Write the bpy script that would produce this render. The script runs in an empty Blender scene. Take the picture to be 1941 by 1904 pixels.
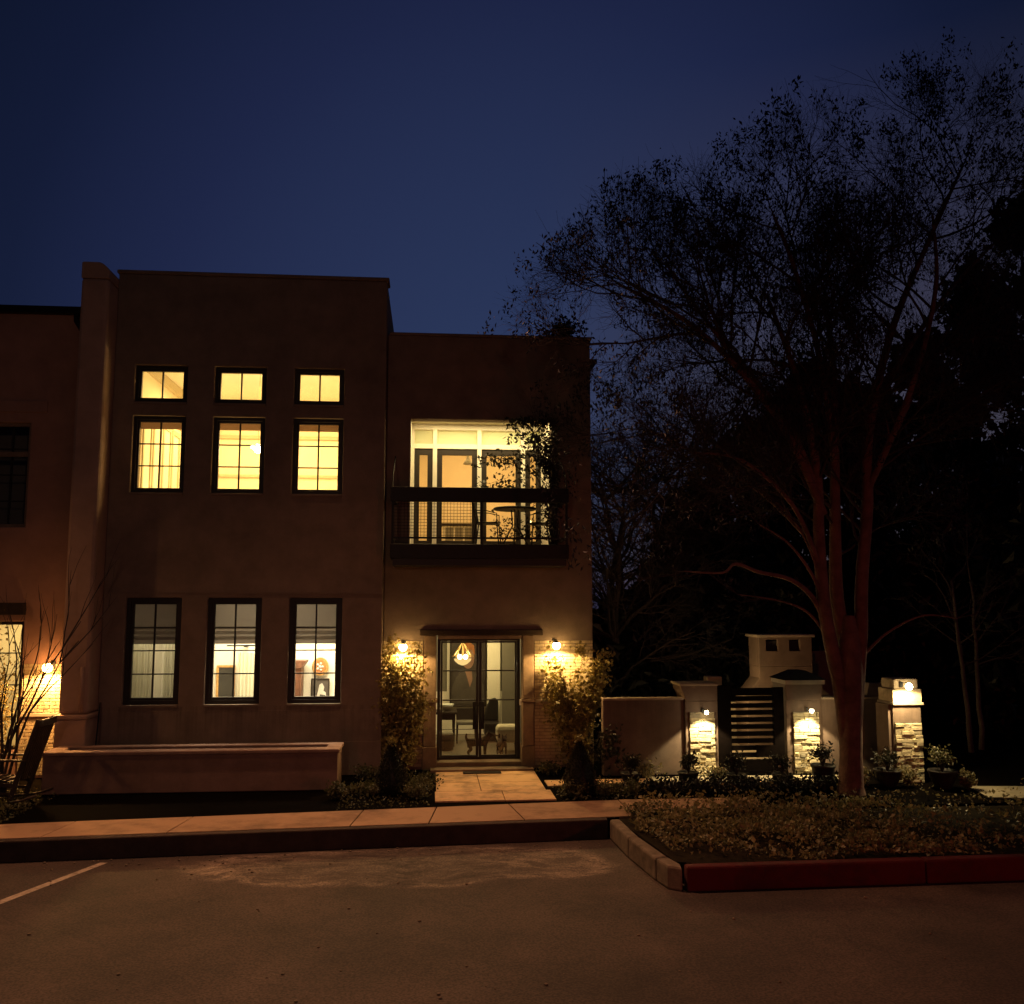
import bpy, math, random
from mathutils import Vector, Matrix
R = math.radians
random.seed(7)
sc = bpy.context.scene
C = sc.collection

# ------------------------------------------------------------------ camera
FPX, PITCH, YAW, EYE = 1750.0, R(6.46), R(5.0), 3.05
cam = bpy.data.cameras.new('camera'); co = bpy.data.objects.new('camera', cam); C.objects.link(co)
cam.sensor_fit = 'HORIZONTAL'; cam.sensor_width = 36.0; cam.lens = 36.0*FPX/1941.0
cam.clip_start = 0.05; cam.clip_end = 3000
co.location = (0, 0, EYE); co.rotation_euler = (R(90)+PITCH, 0, -YAW)
sc.camera = co

def ray(px, py):
    x = (px-970.5)/FPX; u = (952-py)/FPX
    fy = math.cos(PITCH)-u*math.sin(PITCH); fz = math.sin(PITCH)+u*math.cos(PITCH)
    return x*math.cos(YAW)+fy*math.sin(YAW), -x*math.sin(YAW)+fy*math.cos(YAW), fz
def at(px, py, Y):          # survey: photo measurement -> (x, z) on the vertical plane y = Y
    a, b, c = ray(px, py); t = Y/b
    return a*t, EYE+c*t
def rect(x0, y0, x1, y1, Y):
    a = at(x0, y1, Y); b = at(x1, y0, Y)
    return a[0], b[0], a[1], b[1]

# ------------------------------------------------------------------ materials
M = {}
def nodes(name):
    m = bpy.data.materials.new(name); m.use_nodes = True
    nt = m.node_tree; nt.nodes.clear()
    out = nt.nodes.new('ShaderNodeOutputMaterial')
    return m, nt, out
def N(nt, t, **kw):
    n = nt.nodes.new(t)
    for k, v in kw.items():
        if k.startswith('i_'):
            n.inputs[k[2:].replace('_', ' ')].default_value = v
        else: setattr(n, k, v)
    return n
def mat(name, col, rough=0.8, var=0.25, scale=4.0, bump=0.0, bscale=60.0, metal=0.0, stain=None, spec=0.4, col2=None, big=0.6):
    m, nt, out = nodes(name); L = nt.links.new
    tc = N(nt, 'ShaderNodeTexCoord')
    p = N(nt, 'ShaderNodeBsdfPrincipled'); p.inputs['Roughness'].default_value = rough
    p.inputs['Metallic'].default_value = metal; p.inputs['Specular IOR Level'].default_value = spec
    n1 = N(nt, 'ShaderNodeTexNoise', i_Scale=scale, i_Detail=8.0, i_Roughness=0.65)
    n2 = N(nt, 'ShaderNodeTexNoise', i_Scale=scale*0.17, i_Detail=4.0)
    L(tc.outputs['Object'], n1.inputs['Vector']); L(tc.outputs['Object'], n2.inputs['Vector'])
    mx = N(nt, 'ShaderNodeMath', operation='MULTIPLY_ADD'); mx.inputs[1].default_value = big
    L(n2.outputs['Fac'], mx.inputs[0]); L(n1.outputs['Fac'], mx.inputs[2])
    rp = N(nt, 'ShaderNodeValToRGB')
    c2 = col2 or tuple(c*(1-var*1.3) for c in col)
    rp.color_ramp.elements[0].position = 0.5; rp.color_ramp.elements[0].color = (*c2, 1)
    rp.color_ramp.elements[1].position = 1.1-0.05; rp.color_ramp.elements[1].color = (*[min(1, c*(1+var*0.8)) for c in col], 1)
    L(mx.outputs[0], rp.inputs[0])
    src = rp.outputs[0]
    if stain:
        # vertical weather streaks that fade away from height z0
        z0, z1, amt = stain
        mp = N(nt, 'ShaderNodeMapping'); mp.inputs['Scale'].default_value = (9, 9, 0.35)
        L(tc.outputs['Object'], mp.inputs[0])
        ns = N(nt, 'ShaderNodeTexNoise', i_Scale=1.6, i_Detail=6.0, i_Roughness=0.7); L(mp.outputs[0], ns.inputs['Vector'])
        sr = N(nt, 'ShaderNodeMapRange'); sr.inputs[1].default_value = 0.45; sr.inputs[2].default_value = 0.75
        L(ns.outputs['Fac'], sr.inputs[0])
        sx = N(nt, 'ShaderNodeSeparateXYZ'); L(tc.outputs['Object'], sx.inputs[0])
        zr = N(nt, 'ShaderNodeMapRange'); zr.inputs[1].default_value = z1; zr.inputs[2].default_value = z0
        L(sx.outputs[2], zr.inputs[0])
        lt = N(nt, 'ShaderNodeMath', operation='LESS_THAN'); L(sx.outputs[2], lt.inputs[0]); lt.inputs[1].default_value = z0
        zm = N(nt, 'ShaderNodeMath', operation='MULTIPLY'); L(zr.outputs[0], zm.inputs[0]); L(lt.outputs[0], zm.inputs[1]); zr = zm
        mu = N(nt, 'ShaderNodeMath', operation='MULTIPLY'); L(sr.outputs[0], mu.inputs[0]); L(zr.outputs[0], mu.inputs[1])
        m2 = N(nt, 'ShaderNodeMath', operation='MULTIPLY'); L(mu.outputs[0], m2.inputs[0]); m2.inputs[1].default_value = amt
        mc = N(nt, 'ShaderNodeMixRGB'); L(m2.outputs[0], mc.inputs[0]); L(src, mc.inputs[1]); mc.inputs[2].default_value = (*[c*0.3 for c in col], 1)
        src = mc.outputs[0]
    L(src, p.inputs['Base Color'])
    if bump:
        nb = N(nt, 'ShaderNodeTexNoise', i_Scale=bscale, i_Detail=6.0, i_Roughness=0.7); L(tc.outputs['Object'], nb.inputs['Vector'])
        bp = N(nt, 'ShaderNodeBump', i_Strength=bump, i_Distance=0.02); L(nb.outputs['Fac'], bp.inputs['Height'])
        L(bp.outputs[0], p.inputs['Normal'])
    L(p.outputs[0], out.inputs[0]); M[name] = m
    return m
def emit(name, col, s):
    m, nt, out = nodes(name)
    e = N(nt, 'ShaderNodeEmission'); e.inputs[0].default_value = (*col, 1); e.inputs[1].default_value = s
    nt.links.new(e.outputs[0], out.inputs[0]); M[name] = m; return m
def glass(name, tint=(0.97, 0.97, 0.95), gl=0.06):
    m, nt, out = nodes(name)
    t = N(nt, 'ShaderNodeBsdfTransparent'); t.inputs[0].default_value = (*tint, 1)
    g = N(nt, 'ShaderNodeBsdfGlossy'); g.inputs['Roughness'].default_value = 0.03
    x = N(nt, 'ShaderNodeMixShader'); x.inputs[0].default_value = gl
    nt.links.new(t.outputs[0], x.inputs[1]); nt.links.new(g.outputs[0], x.inputs[2]); nt.links.new(x.outputs[0], out.inputs[0])
    M[name] = m; return m
def cloth(name, col, tr=0.5, folds=0.0, see=0.0):
    m, nt, out = nodes(name); L = nt.links.new
    d = N(nt, 'ShaderNodeBsdfDiffuse'); d.inputs[0].default_value = (*col, 1)
    t = N(nt, 'ShaderNodeBsdfTranslucent'); t.inputs[0].default_value = (*col, 1)
    x = N(nt, 'ShaderNodeMixShader'); x.inputs[0].default_value = tr
    L(d.outputs[0], x.inputs[1]); L(t.outputs[0], x.inputs[2])
    last = x
    if see:
        tp = N(nt, 'ShaderNodeBsdfTransparent'); y = N(nt, 'ShaderNodeMixShader'); y.inputs[0].default_value = see
        L(x.outputs[0], y.inputs[1]); L(tp.outputs[0], y.inputs[2]); last = y
    L(last.outputs[0], out.inputs[0]); M[name] = m; return m
def leafmat(name, a, b, tr=0.3):
    m, nt, out = nodes(name); L = nt.links.new
    tc = N(nt, 'ShaderNodeTexCoord'); n = N(nt, 'ShaderNodeTexNoise', i_Scale=7.0, i_Detail=4.0); L(tc.outputs['Object'], n.inputs['Vector'])
    rp = N(nt, 'ShaderNodeValToRGB'); rp.color_ramp.elements[0].position = .35; rp.color_ramp.elements[1].position = .65
    rp.color_ramp.elements[0].color = (*a, 1); rp.color_ramp.elements[1].color = (*b, 1); L(n.outputs['Fac'], rp.inputs[0])
    d = N(nt, 'ShaderNodeBsdfPrincipled'); d.inputs['Roughness'].default_value = .5; L(rp.outputs[0], d.inputs['Base Color'])
    t = N(nt, 'ShaderNodeBsdfTranslucent'); L(rp.outputs[0], t.inputs[0])
    x = N(nt, 'ShaderNodeMixShader'); x.inputs[0].default_value = tr; L(d.outputs[0], x.inputs[1]); L(t.outputs[0], x.inputs[2])
    L(x.outputs[0], out.inputs[0]); M[name] = m; return m

mat('stucco', (0.24, 0.180, 0.134), 0.95, 0.24, 2.2, 0.45, 55, stain=(1.25, 0.2, 0.65))
mat('stucco_band', (0.225, 0.17, 0.125), 0.95, 0.2, 2.0, 0.35, 55)
mat('stucco_neighbour', (0.40, 0.22, 0.155), 0.95, 0.2, 1.6, 0.4, 50)
mat('stucco_party', (0.46, 0.30, 0.22), 0.95, 0.2, 1.6, 0.4, 50)
mat('stucco_planter', (0.27, 0.165, 0.125), 0.95, 0.25, 3, 0.4, 70)
mat('stucco_garden', (0.16, 0.11, 0.082), 0.95, 0.25, 2.5, 0.4, 60, stain=(1.35, 0.3, 0.4))
mat('cap_stone', (0.36, 0.29, 0.21), 0.85, 0.2, 6, 0.2)
mat('limestone', (0.24, 0.165, 0.105), 0.85, 0.3, 5, 0.35, 40)
mat('brick_paint', (0.46, 0.36, 0.22), 0.85, 0.35, 9, 0.5, 80)
mat('stone_a', (0.68, 0.58, 0.36), 0.85, 0.4, 7, 0.6, 45)
mat('stone_b', (0.52, 0.43, 0.28), 0.85, 0.4, 7, 0.6, 45)
mat('stone_c', (0.38, 0.33, 0.23), 0.9, 0.4, 7, 0.6, 45)
mat('mortar', (0.12, 0.10, 0.075), 0.95, 0.3, 20, 0.4)
mat('dark_frame', (0.022, 0.016, 0.013), 0.5, 0.2, 8, 0.05)
mat('iron', (0.012, 0.011, 0.010), 0.55, 0.3, 10, 0.05, metal=0.3)
mat('beam_wood', (0.035, 0.02, 0.012), 0.8, 0.4, 9, 0.3, 40)
mat('gate_wood', (0.0055, 0.0035, 0.003), 0.9, 0.3, 12, 0.2, 60, spec=.04)
mat('gutter', (0.008, 0.007, 0.007), 0.5, 0.2, 6)
mat('interior_white', (0.80, 0.76, 0.66), 0.9, 0.05, 3)
mat('interior_cream', (0.80, 0.72, 0.55), 0.9, 0.06, 1.2)
mat('interior_grey', (0.20, 0.185, 0.15), 0.9, 0.08, 3)
mat('ceiling_paint', (0.75, 0.72, 0.62), 0.9, 0.05, 2)
mat('floor_boards', (0.30, 0.27, 0.21), 0.45, 0.3, 3, 0.1)
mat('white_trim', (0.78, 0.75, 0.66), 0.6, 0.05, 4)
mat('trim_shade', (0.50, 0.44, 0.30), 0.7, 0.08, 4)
mat('concrete_walk', (0.30, 0.18, 0.105), 0.9, 0.5, 3.2, 0.35, 90, big=0.9)
mat('flagstone', (0.44, 0.28, 0.145), 0.85, 0.75, 4.0, 0.4, 60, big=0.9)
mat('paving_pale', (0.40, 0.33, 0.22), 0.85, 0.25, 5, 0.3, 60)
mat('kerb_concrete', (0.20, 0.15, 0.105), 0.95, 0.45, 7, 0.6, 50)
mat('kerb_red', (0.075, 0.006, 0.007), 0.85, 0.4, 6, 0.7, 40, col2=(0.035, 0.014, 0.012), big=.9)
mat('kerb_dirty_shaded', (0.055, 0.034, 0.026), 0.95, 0.4, 5, 0.5, 60)  # dirty concrete, darkened so shade on the kerb face sits in the colour
mat('hood_paint', (0.40, 0.27, 0.13), 0.8, 0.1, 4)
mat('foyer_floor', (0.12, 0.105, 0.08), 0.4, 0.35, 3, 0.1)
mat('lit_wall_paint', (0.88, 0.84, 0.70), 0.9, 0.03, 2)  # brightness of a lit wall put into the colour
mat('joint_dark', (0.03, 0.022, 0.016), 0.95)
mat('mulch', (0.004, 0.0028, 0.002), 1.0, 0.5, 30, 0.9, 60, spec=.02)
mat('soil', (0.022, 0.016, 0.010), 1.0, 0.5, 14, 0.9, 40, spec=.05)
mat('bark_pale', (0.155, 0.088, 0.066), 0.85, 0.5, 5, 1.0, 11, col2=(0.05, 0.026, 0.021), big=.7)
mat('bark_dark', (0.05, 0.036, 0.034), 0.9, 0.4, 6, 0.3)
mat('bark_grey', (0.10, 0.085, 0.075), 0.9, 0.4, 6, 0.3)
mat('pot', (0.02, 0.015, 0.012), 0.6, 0.3, 9, 0.2)
mat('wrap_cloth', (0.012, 0.010, 0.007), 0.95, 0.35, 12, 0.5, 35)
mat('rope', (0.15, 0.125, 0.075), 0.9)
mat('chair_wood', (0.05, 0.03, 0.018), 0.7, 0.4, 14, 0.2)
mat('ottoman_fabric', (0.62, 0.57, 0.44), 0.95, 0.15, 30, 0.5, 90)
mat('dark_wood', (0.03, 0.02, 0.014), 0.5, 0.3, 10, 0.1)
mat('leather', (0.018, 0.015, 0.014), 0.4, 0.2, 8, 0.2)
mat('red_wood', (0.13, 0.055, 0.030), 0.5, 0.4, 9, 0.1)
mat('gilt', (0.45, 0.26, 0.09), 0.5, 0.4, 30, 0.4, 60, metal=0.3)
mat('canvas_dark', (0.030, 0.026, 0.020), 0.6, 0.6, 3, 0.1)
mat('canvas_portrait', (0.055, 0.042, 0.034), 0.6, 0.6, 3, 0.1)
mat('paint_coat', (0.085, 0.07, 0.058), 0.6, 0.3, 3)
mat('paint_skin', (0.33, 0.19, 0.13), 0.6, 0.3, 5)
mat('paint_orange', (0.45, 0.17, 0.05), 0.6, 0.3, 5)
mat('paint_white', (0.6, 0.56, 0.5), 0.6, 0.2, 5)
mat('dog_fur', (0.040, 0.026, 0.015), 0.95, 0.5, 20, 0.7, 60)
mat('dog_fur_dark', (0.028, 0.014, 0.008), 0.95, 0.5, 20, 0.7, 60)
mat('brass', (0.5, 0.36, 0.16), 0.35, 0.2, 8, metal=0.8)
mat('line_paint', (0.42, 0.33, 0.25), 0.85, 0.5, 20, 0.2)
mat('mat_rubber', (0.02, 0.014, 0.010), 0.95, 0.4, 40, 0.5)
mat('roof_felt', (0.03, 0.03, 0.03), 0.95)
mat('ceramic', (0.6, 0.62, 0.55), 0.4, 0.1, 8)
glass('window_glass'); glass('door_glass', (0.93, 0.92, 0.86), 0.05)
cloth('roman_shade', (0.36, 0.31, 0.26), 0.07)
cloth('sheer', (0.72, 0.70, 0.58), 0.5)
cloth('roller_blind', (0.75, 0.6, 0.45), 0.3)
m_tex = cloth('frosted_glass', (0.80, 0.86, 0.70), 0.5)
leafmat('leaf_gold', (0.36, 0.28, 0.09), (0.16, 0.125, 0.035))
leafmat('leaf_green', (0.06, 0.06, 0.022), (0.11, 0.095, 0.035))
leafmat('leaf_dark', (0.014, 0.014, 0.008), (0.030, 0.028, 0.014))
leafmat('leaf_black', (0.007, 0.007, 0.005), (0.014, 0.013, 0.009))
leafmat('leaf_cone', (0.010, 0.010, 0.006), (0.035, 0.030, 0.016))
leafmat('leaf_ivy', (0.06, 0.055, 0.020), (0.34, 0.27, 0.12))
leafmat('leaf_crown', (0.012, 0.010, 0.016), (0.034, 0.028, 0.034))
leafmat('petal', (0.40, 0.32, 0.20), (0.5, 0.42, 0.3))
emit('bulb_warm', (1.0, 0.62, 0.22), 55); emit('bulb_white', (1.0, 0.80, 0.45), 55)
emit('bulb_small', (1.0, 0.85, 0.35), 6); emit('bulb_orange', (1.0, 0.5, 0.14), 60); emit('chandelier_glow', (1.0, 0.66, 0.26), 1.3)

# asphalt with a pale dusty worn patch
def asphalt():
    m, nt, out = nodes('asphalt'); L = nt.links.new
    tc = N(nt, 'ShaderNodeTexCoord'); p = N(nt, 'ShaderNodeBsdfPrincipled', i_Roughness=0.85)
    n1 = N(nt, 'ShaderNodeTexNoise', i_Scale=1.1, i_Detail=10.0, i_Roughness=0.7); L(tc.outputs['Object'], n1.inputs['Vector'])
    n2 = N(nt, 'ShaderNodeTexNoise', i_Scale=42.0, i_Detail=4.0); L(tc.outputs['Object'], n2.inputs['Vector'])
    r1 = N(nt, 'ShaderNodeValToRGB'); r1.color_ramp.elements[0].position = .35; r1.color_ramp.elements[1].position = .72
    r1.color_ramp.elements[0].color = (.054, .034, .026, 1); r1.color_ramp.elements[1].color = (.105, .068, .050, 1); L(n1.outputs['Fac'], r1.inputs[0])
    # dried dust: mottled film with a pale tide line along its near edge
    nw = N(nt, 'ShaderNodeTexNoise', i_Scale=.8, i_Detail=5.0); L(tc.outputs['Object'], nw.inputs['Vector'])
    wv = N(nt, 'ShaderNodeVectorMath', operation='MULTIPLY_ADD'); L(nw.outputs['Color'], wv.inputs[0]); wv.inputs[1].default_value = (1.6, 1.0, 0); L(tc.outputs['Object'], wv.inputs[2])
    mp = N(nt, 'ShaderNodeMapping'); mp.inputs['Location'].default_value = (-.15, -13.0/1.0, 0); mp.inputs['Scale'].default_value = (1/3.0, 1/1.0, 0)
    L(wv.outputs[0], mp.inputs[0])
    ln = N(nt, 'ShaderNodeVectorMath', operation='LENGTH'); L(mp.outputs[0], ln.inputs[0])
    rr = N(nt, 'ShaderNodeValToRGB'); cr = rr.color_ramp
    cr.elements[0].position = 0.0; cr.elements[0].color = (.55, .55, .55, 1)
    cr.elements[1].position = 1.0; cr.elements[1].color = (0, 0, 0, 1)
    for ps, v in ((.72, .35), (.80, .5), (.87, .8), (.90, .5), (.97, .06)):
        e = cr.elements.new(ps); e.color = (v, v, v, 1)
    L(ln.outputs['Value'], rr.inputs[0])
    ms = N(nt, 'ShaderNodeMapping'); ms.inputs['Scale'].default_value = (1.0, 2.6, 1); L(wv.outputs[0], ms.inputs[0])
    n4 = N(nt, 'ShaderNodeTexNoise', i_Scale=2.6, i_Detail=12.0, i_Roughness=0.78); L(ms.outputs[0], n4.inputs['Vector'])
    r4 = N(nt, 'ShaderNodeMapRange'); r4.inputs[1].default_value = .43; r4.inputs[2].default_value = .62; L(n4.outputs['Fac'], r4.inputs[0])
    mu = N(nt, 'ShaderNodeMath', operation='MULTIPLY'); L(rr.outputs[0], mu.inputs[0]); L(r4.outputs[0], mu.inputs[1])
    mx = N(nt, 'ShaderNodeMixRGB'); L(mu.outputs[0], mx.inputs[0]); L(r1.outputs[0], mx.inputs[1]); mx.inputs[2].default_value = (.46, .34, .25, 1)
    # aggregate flecks and hairline cracks
    vo = N(nt, 'ShaderNodeTexVoronoi', i_Scale=38.0); L(tc.outputs['Object'], vo.inputs['Vector'])
    vf = N(nt, 'ShaderNodeMapRange'); vf.inputs[1].default_value = .16; vf.inputs[2].default_value = .08; L(vo.outputs['Distance'], vf.inputs[0])
    n5 = N(nt, 'ShaderNodeTexNoise', i_Scale=14.0, i_Detail=2.0); L(tc.outputs['Object'], n5.inputs['Vector'])
    v5 = N(nt, 'ShaderNodeMapRange'); v5.inputs[1].default_value = .5; v5.inputs[2].default_value = .62; v5.inputs[4].default_value = .7; L(n5.outputs['Fac'], v5.inputs[0])
    vm = N(nt, 'ShaderNodeMath', operation='MULTIPLY'); L(vf.outputs[0], vm.inputs[0]); L(v5.outputs[0], vm.inputs[1])
    mf = N(nt, 'ShaderNodeMixRGB'); L(vm.outputs[0], mf.inputs[0]); L(mx.outputs[0], mf.inputs[1]); mf.inputs[2].default_value = (.22, .18, .15, 1)
    vc = N(nt, 'ShaderNodeTexVoronoi', feature='DISTANCE_TO_EDGE', i_Scale=.33); L(wv.outputs[0], vc.inputs['Vector'])
    vr = N(nt, 'ShaderNodeMapRange'); vr.inputs[1].default_value = .006; vr.inputs[2].default_value = .001; vr.inputs[4].default_value = .22; L(vc.outputs['Distance'], vr.inputs[0])
    mk = N(nt, 'ShaderNodeMixRGB'); L(vr.outputs[0], mk.inputs[0]); L(mf.outputs[0], mk.inputs[1]); mk.inputs[2].default_value = (.018, .014, .012, 1)
    n6 = N(nt, 'ShaderNodeTexNoise', i_Scale=.45, i_Detail=3.0); L(tc.outputs['Object'], n6.inputs['Vector'])
    v6 = N(nt, 'ShaderNodeMapRange'); v6.inputs[1].default_value = .35; v6.inputs[2].default_value = .65; v6.inputs[3].default_value = .62; v6.inputs[4].default_value = 1.15; L(n6.outputs['Fac'], v6.inputs[0])
    ml = N(nt, 'ShaderNodeVectorMath', operation='SCALE'); L(mk.outputs[0], ml.inputs[0]); L(v6.outputs[0], ml.inputs['Scale'])
    mx = ml
    m2 = N(nt, 'ShaderNodeMixRGB', blend_type='MULTIPLY'); m2.inputs[0].default_value = .55
    r2 = N(nt, 'ShaderNodeMapRange'); r2.inputs[1].default_value = .38; r2.inputs[2].default_value = .62; r2.inputs[3].default_value = .25; r2.inputs[4].default_value = 1.5
    L(n2.outputs['Fac'], r2.inputs[0]); L(mx.outputs[0], m2.inputs[1]); L(r2.outputs[0], m2.inputs[2])
    L(m2.outputs[0], p.inputs['Base Color'])
    bp = N(nt, 'ShaderNodeBump', i_Strength=.5, i_Distance=.01); L(n2.outputs['Fac'], bp.inputs['Height']); L(bp.outputs[0], p.inputs['Normal'])
    L(p.outputs[0], out.inputs[0]); M['asphalt'] = m
asphalt()

# ------------------------------------------------------------------ mesh helpers
ORG = {}
def thing(name, label, cat, loc=(0, 0, 0), group=None, rz=0):
    o = bpy.data.objects.new(name, None); C.objects.link(o); o.empty_display_size = .2
    o.location = loc; o.rotation_euler = (0, 0, rz); o['label'] = label; o['category'] = cat
    if group: o['group'] = group
    ORG[o.name] = Vector(loc); return o
def tag(o, label, cat, group=None, kind=None):
    o['label'] = label; o['category'] = cat
    if group: o['group'] = group
    if kind: o['kind'] = kind
    return o
class MB:
    def __init__(s): s.v = []; s.f = []; s.mi = []; s.k = 0
    def face(s, ix): s.f.append(ix); s.mi.append(s.k)
    def box(s, x0, x1, y0, y1, z0, z1):
        b = len(s.v)
        s.v += [(x0, y0, z0), (x1, y0, z0), (x1, y1, z0), (x0, y1, z0), (x0, y0, z1), (x1, y0, z1), (x1, y1, z1), (x0, y1, z1)]
        for q in ((0, 3, 2, 1), (4, 5, 6, 7), (0, 1, 5, 4), (1, 2, 6, 5), (2, 3, 7, 6), (3, 0, 4, 7)): s.face([b+i for i in q])
        return s
    def beam(s, p, q, w, h, up=(0, 0, 1)):
        p = Vector(p); q = Vector(q); d = (q-p).normalized(); up = Vector(up)
        if abs(d.dot(up)) > .98: up = Vector((0, 1, 0))
        a = d.cross(up).normalized()*w/2; c = a.cross(d).normalized()*h/2; b = len(s.v)
        for e in (p, q): s.v += [tuple(e-a-c), tuple(e+a-c), tuple(e+a+c), tuple(e-a+c)]
        for f in ((0, 3, 2, 1), (4, 5, 6, 7), (0, 1, 5, 4), (1, 2, 6, 5), (2, 3, 7, 6), (3, 0, 4, 7)): s.face([b+i for i in f])
        return s
    def tube(s, pts, rad, n=6, cap=True):
        pts = [Vector(p) for p in pts]
        if not hasattr(rad, '__len__'): rad = [rad]*len(pts)
        b = len(s.v); ref = None
        for i, p in enumerate(pts):
            d = (pts[min(i+1, len(pts)-1)]-pts[max(i-1, 0)])
            if d.length < 1e-6: d = Vector((0, 0, 1))
            d.normalize()
            if ref is None: ref = Vector((1, 0, 0)) if abs(d.x) < .8 else Vector((0, 1, 0))
            a = (ref-d*ref.dot(d)).normalized(); ref = a; c = d.cross(a)
            for j in range(n):
                t = 2*math.pi*j/n; s.v.append(tuple(p+(a*math.cos(t)+c*math.sin(t))*rad[i]))
        for i in range(len(pts)-1):
            for j in range(n):
                k = (j+1) % n; s.face([b+i*n+j, b+i*n+k, b+(i+1)*n+k, b+(i+1)*n+j])
        if cap and n > 2:
            s.face([b+j for j in range(n)][::-1]); s.face([b+(len(pts)-1)*n+j for j in range(n)])
        return s
    def lathe(s, prof, cx, cy, n=20, fn=None):
        b = len(s.v)
        for (r, z) in prof:
            for j in range(n):
                t = 2*math.pi*j/n; k = fn(t, z) if fn else 1
                s.v.append((cx+r*k*math.cos(t), cy+r*k*math.sin(t), z))
        for i in range(len(prof)-1):
            for j in range(n):
                k = (j+1) % n; s.face([b+i*n+j, b+i*n+k, b+(i+1)*n+k, b+(i+1)*n+j])
        s.face([b+j for j in range(n)][::-1]); s.face([b+(len(prof)-1)*n+j for j in range(n)])
        return s
    def ball(s, c, r, n=10, sz=1.0):
        pr = [(max(1e-4, r*math.sin(math.pi*i/n)), c[2]-r*sz*math.cos(math.pi*i/n)) for i in range(n+1)]
        return s.lathe(pr, c[0], c[1], n*2)
    def poly(s, pts):
        b = len(s.v); s.v += [tuple(p) for p in pts]; s.face(list(range(b, b+len(pts)))); return s
    def prism(s, pts, z0, z1):
        n = len(pts); b = len(s.v)
        s.v += [(x, y, z0) for x, y in pts]+[(x, y, z1) for x, y in pts]
        s.face(list(range(b+n-1, b-1, -1))); s.face(list(range(b+n, b+2*n)))
        for i in range(n): j = (i+1) % n; s.face([b+i, b+j, b+n+j, b+n+i])
        return s
    def xprism(s, pts, y0, y1):      # polygon in x-z, extruded along y
        n = len(pts); b = len(s.v)
        s.v += [(x, y0, z) for x, z in pts]+[(x, y1, z) for x, z in pts]
        s.face(list(range(b, b+n))); s.face(list(range(b+2*n-1, b+n-1, -1)))
        for i in range(n): j = (i+1) % n; s.face([b+j, b+i, b+n+i, b+n+j])
        return s
    def leaf(s, c, size, asp=.6, d=None, rnd=random):
        d = d or Vector((rnd.gauss(0, 1), rnd.gauss(0, 1), rnd.gauss(0, 1))); d = d.normalized()
        u = Vector((rnd.gauss(0, 1), rnd.gauss(0, 1), rnd.gauss(0, 1))); w = d.cross(u)
        if w.length < 1e-3: w = Vector((1, 0, 0))
        w.normalize(); c = Vector(c); b = len(s.v); h = d.cross(w)*size*.12
        s.v += [tuple(c), tuple(c+d*size*.5+w*size*asp*.5+h), tuple(c+d*size), tuple(c+d*size*.5-w*size*asp*.5+h)]
        s.face([b, b+1, b+2, b+3]); return s
    def wall(s, x0, x1, z0, z1, y0, y1, holes):
        xs = sorted({x0, x1, *[h[0] for h in holes], *[h[1] for h in holes]}); zs = sorted({z0, z1, *[h[2] for h in holes], *[h[3] for h in holes]})
        nx, nz = len(xs)-1, len(zs)-1
        def solid(i, k):
            if i < 0 or k < 0 or i >= nx or k >= nz: return False
            cx = (xs[i]+xs[i+1])/2; cz = (zs[k]+zs[k+1])/2
            return not any(h[0] < cx < h[1] and h[2] < cz < h[3] for h in holes)
        idx = {}
        def V(i, k, y):
            if (i, k, y) not in idx: idx[(i, k, y)] = len(s.v); s.v.append((xs[i], y, zs[k]))
            return idx[(i, k, y)]
        for i in range(nx):
            for k in range(nz):
                if not solid(i, k): continue
                s.face([V(i, k, y0), V(i+1, k, y0), V(i+1, k+1, y0), V(i, k+1, y0)])
                s.face([V(i, k, y1), V(i, k+1, y1), V(i+1, k+1, y1), V(i+1, k, y1)])
                if not solid(i-1, k): s.face([V(i, k, y0), V(i, k+1, y0), V(i, k+1, y1), V(i, k, y1)])
                if not solid(i+1, k): s.face([V(i+1, k, y0), V(i+1, k, y1), V(i+1, k+1, y1), V(i+1, k+1, y0)])
                if not solid(i, k-1): s.face([V(i, k, y0), V(i, k, y1), V(i+1, k, y1), V(i+1, k, y0)])
                if not solid(i, k+1): s.face([V(i, k+1, y0), V(i+1, k+1, y0), V(i+1, k+1, y1), V(i, k+1, y1)])
        return s
    def build(s, name, mats, parent=None, bevel=0, smooth=False):
        o_ = ORG.get(parent.name, Vector((0, 0, 0))) if parent else Vector((0, 0, 0))
        me = bpy.data.meshes.new(name)
        me.from_pydata([(v[0]-o_.x, v[1]-o_.y, v[2]-o_.z) for v in s.v], [], s.f)
        mats = mats if isinstance(mats, (list, tuple)) else [mats]
        for m in mats: me.materials.append(M[m])
        if len(mats) > 1: me.polygons.foreach_set('material_index', s.mi)
        if smooth: me.polygons.foreach_set('use_smooth', [True]*len(me.polygons))
        me.update()
        o = bpy.data.objects.new(name, me); C.objects.link(o)
        if parent: o.parent = parent
        ORG[o.name] = o_
        if bevel:
            b = o.modifiers.new('bevel', 'BEVEL'); b.width = bevel; b.segments = 2; b.limit_method = 'ANGLE'; b.angle_limit = R(40)
        return o
def struct(o, label=None):
    o['kind'] = 'structure'
    if label: o['label'] = label
    return o
def light(kind, name, loc, power, col, parent=None, size=.05, rot=None, cone=None, blend=.3, sx=None, sy=None):
    l = bpy.data.lights.new(name, kind); l.energy = power; l.color = col
    if kind == 'AREA':
        l.shape = 'RECTANGLE'; l.size = sx; l.size_y = sy
    else: l.shadow_soft_size = size
    if kind == 'SPOT': l.spot_size = R(cone); l.spot_blend = blend
    o = bpy.data.objects.new(name, l); C.objects.link(o)
    off = ORG.get(parent.name, Vector((0, 0, 0))) if parent else Vector((0, 0, 0))
    o.location = Vector(loc)-off
    if rot: o.rotation_euler = rot
    if parent: o.parent = parent
    return o
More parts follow.
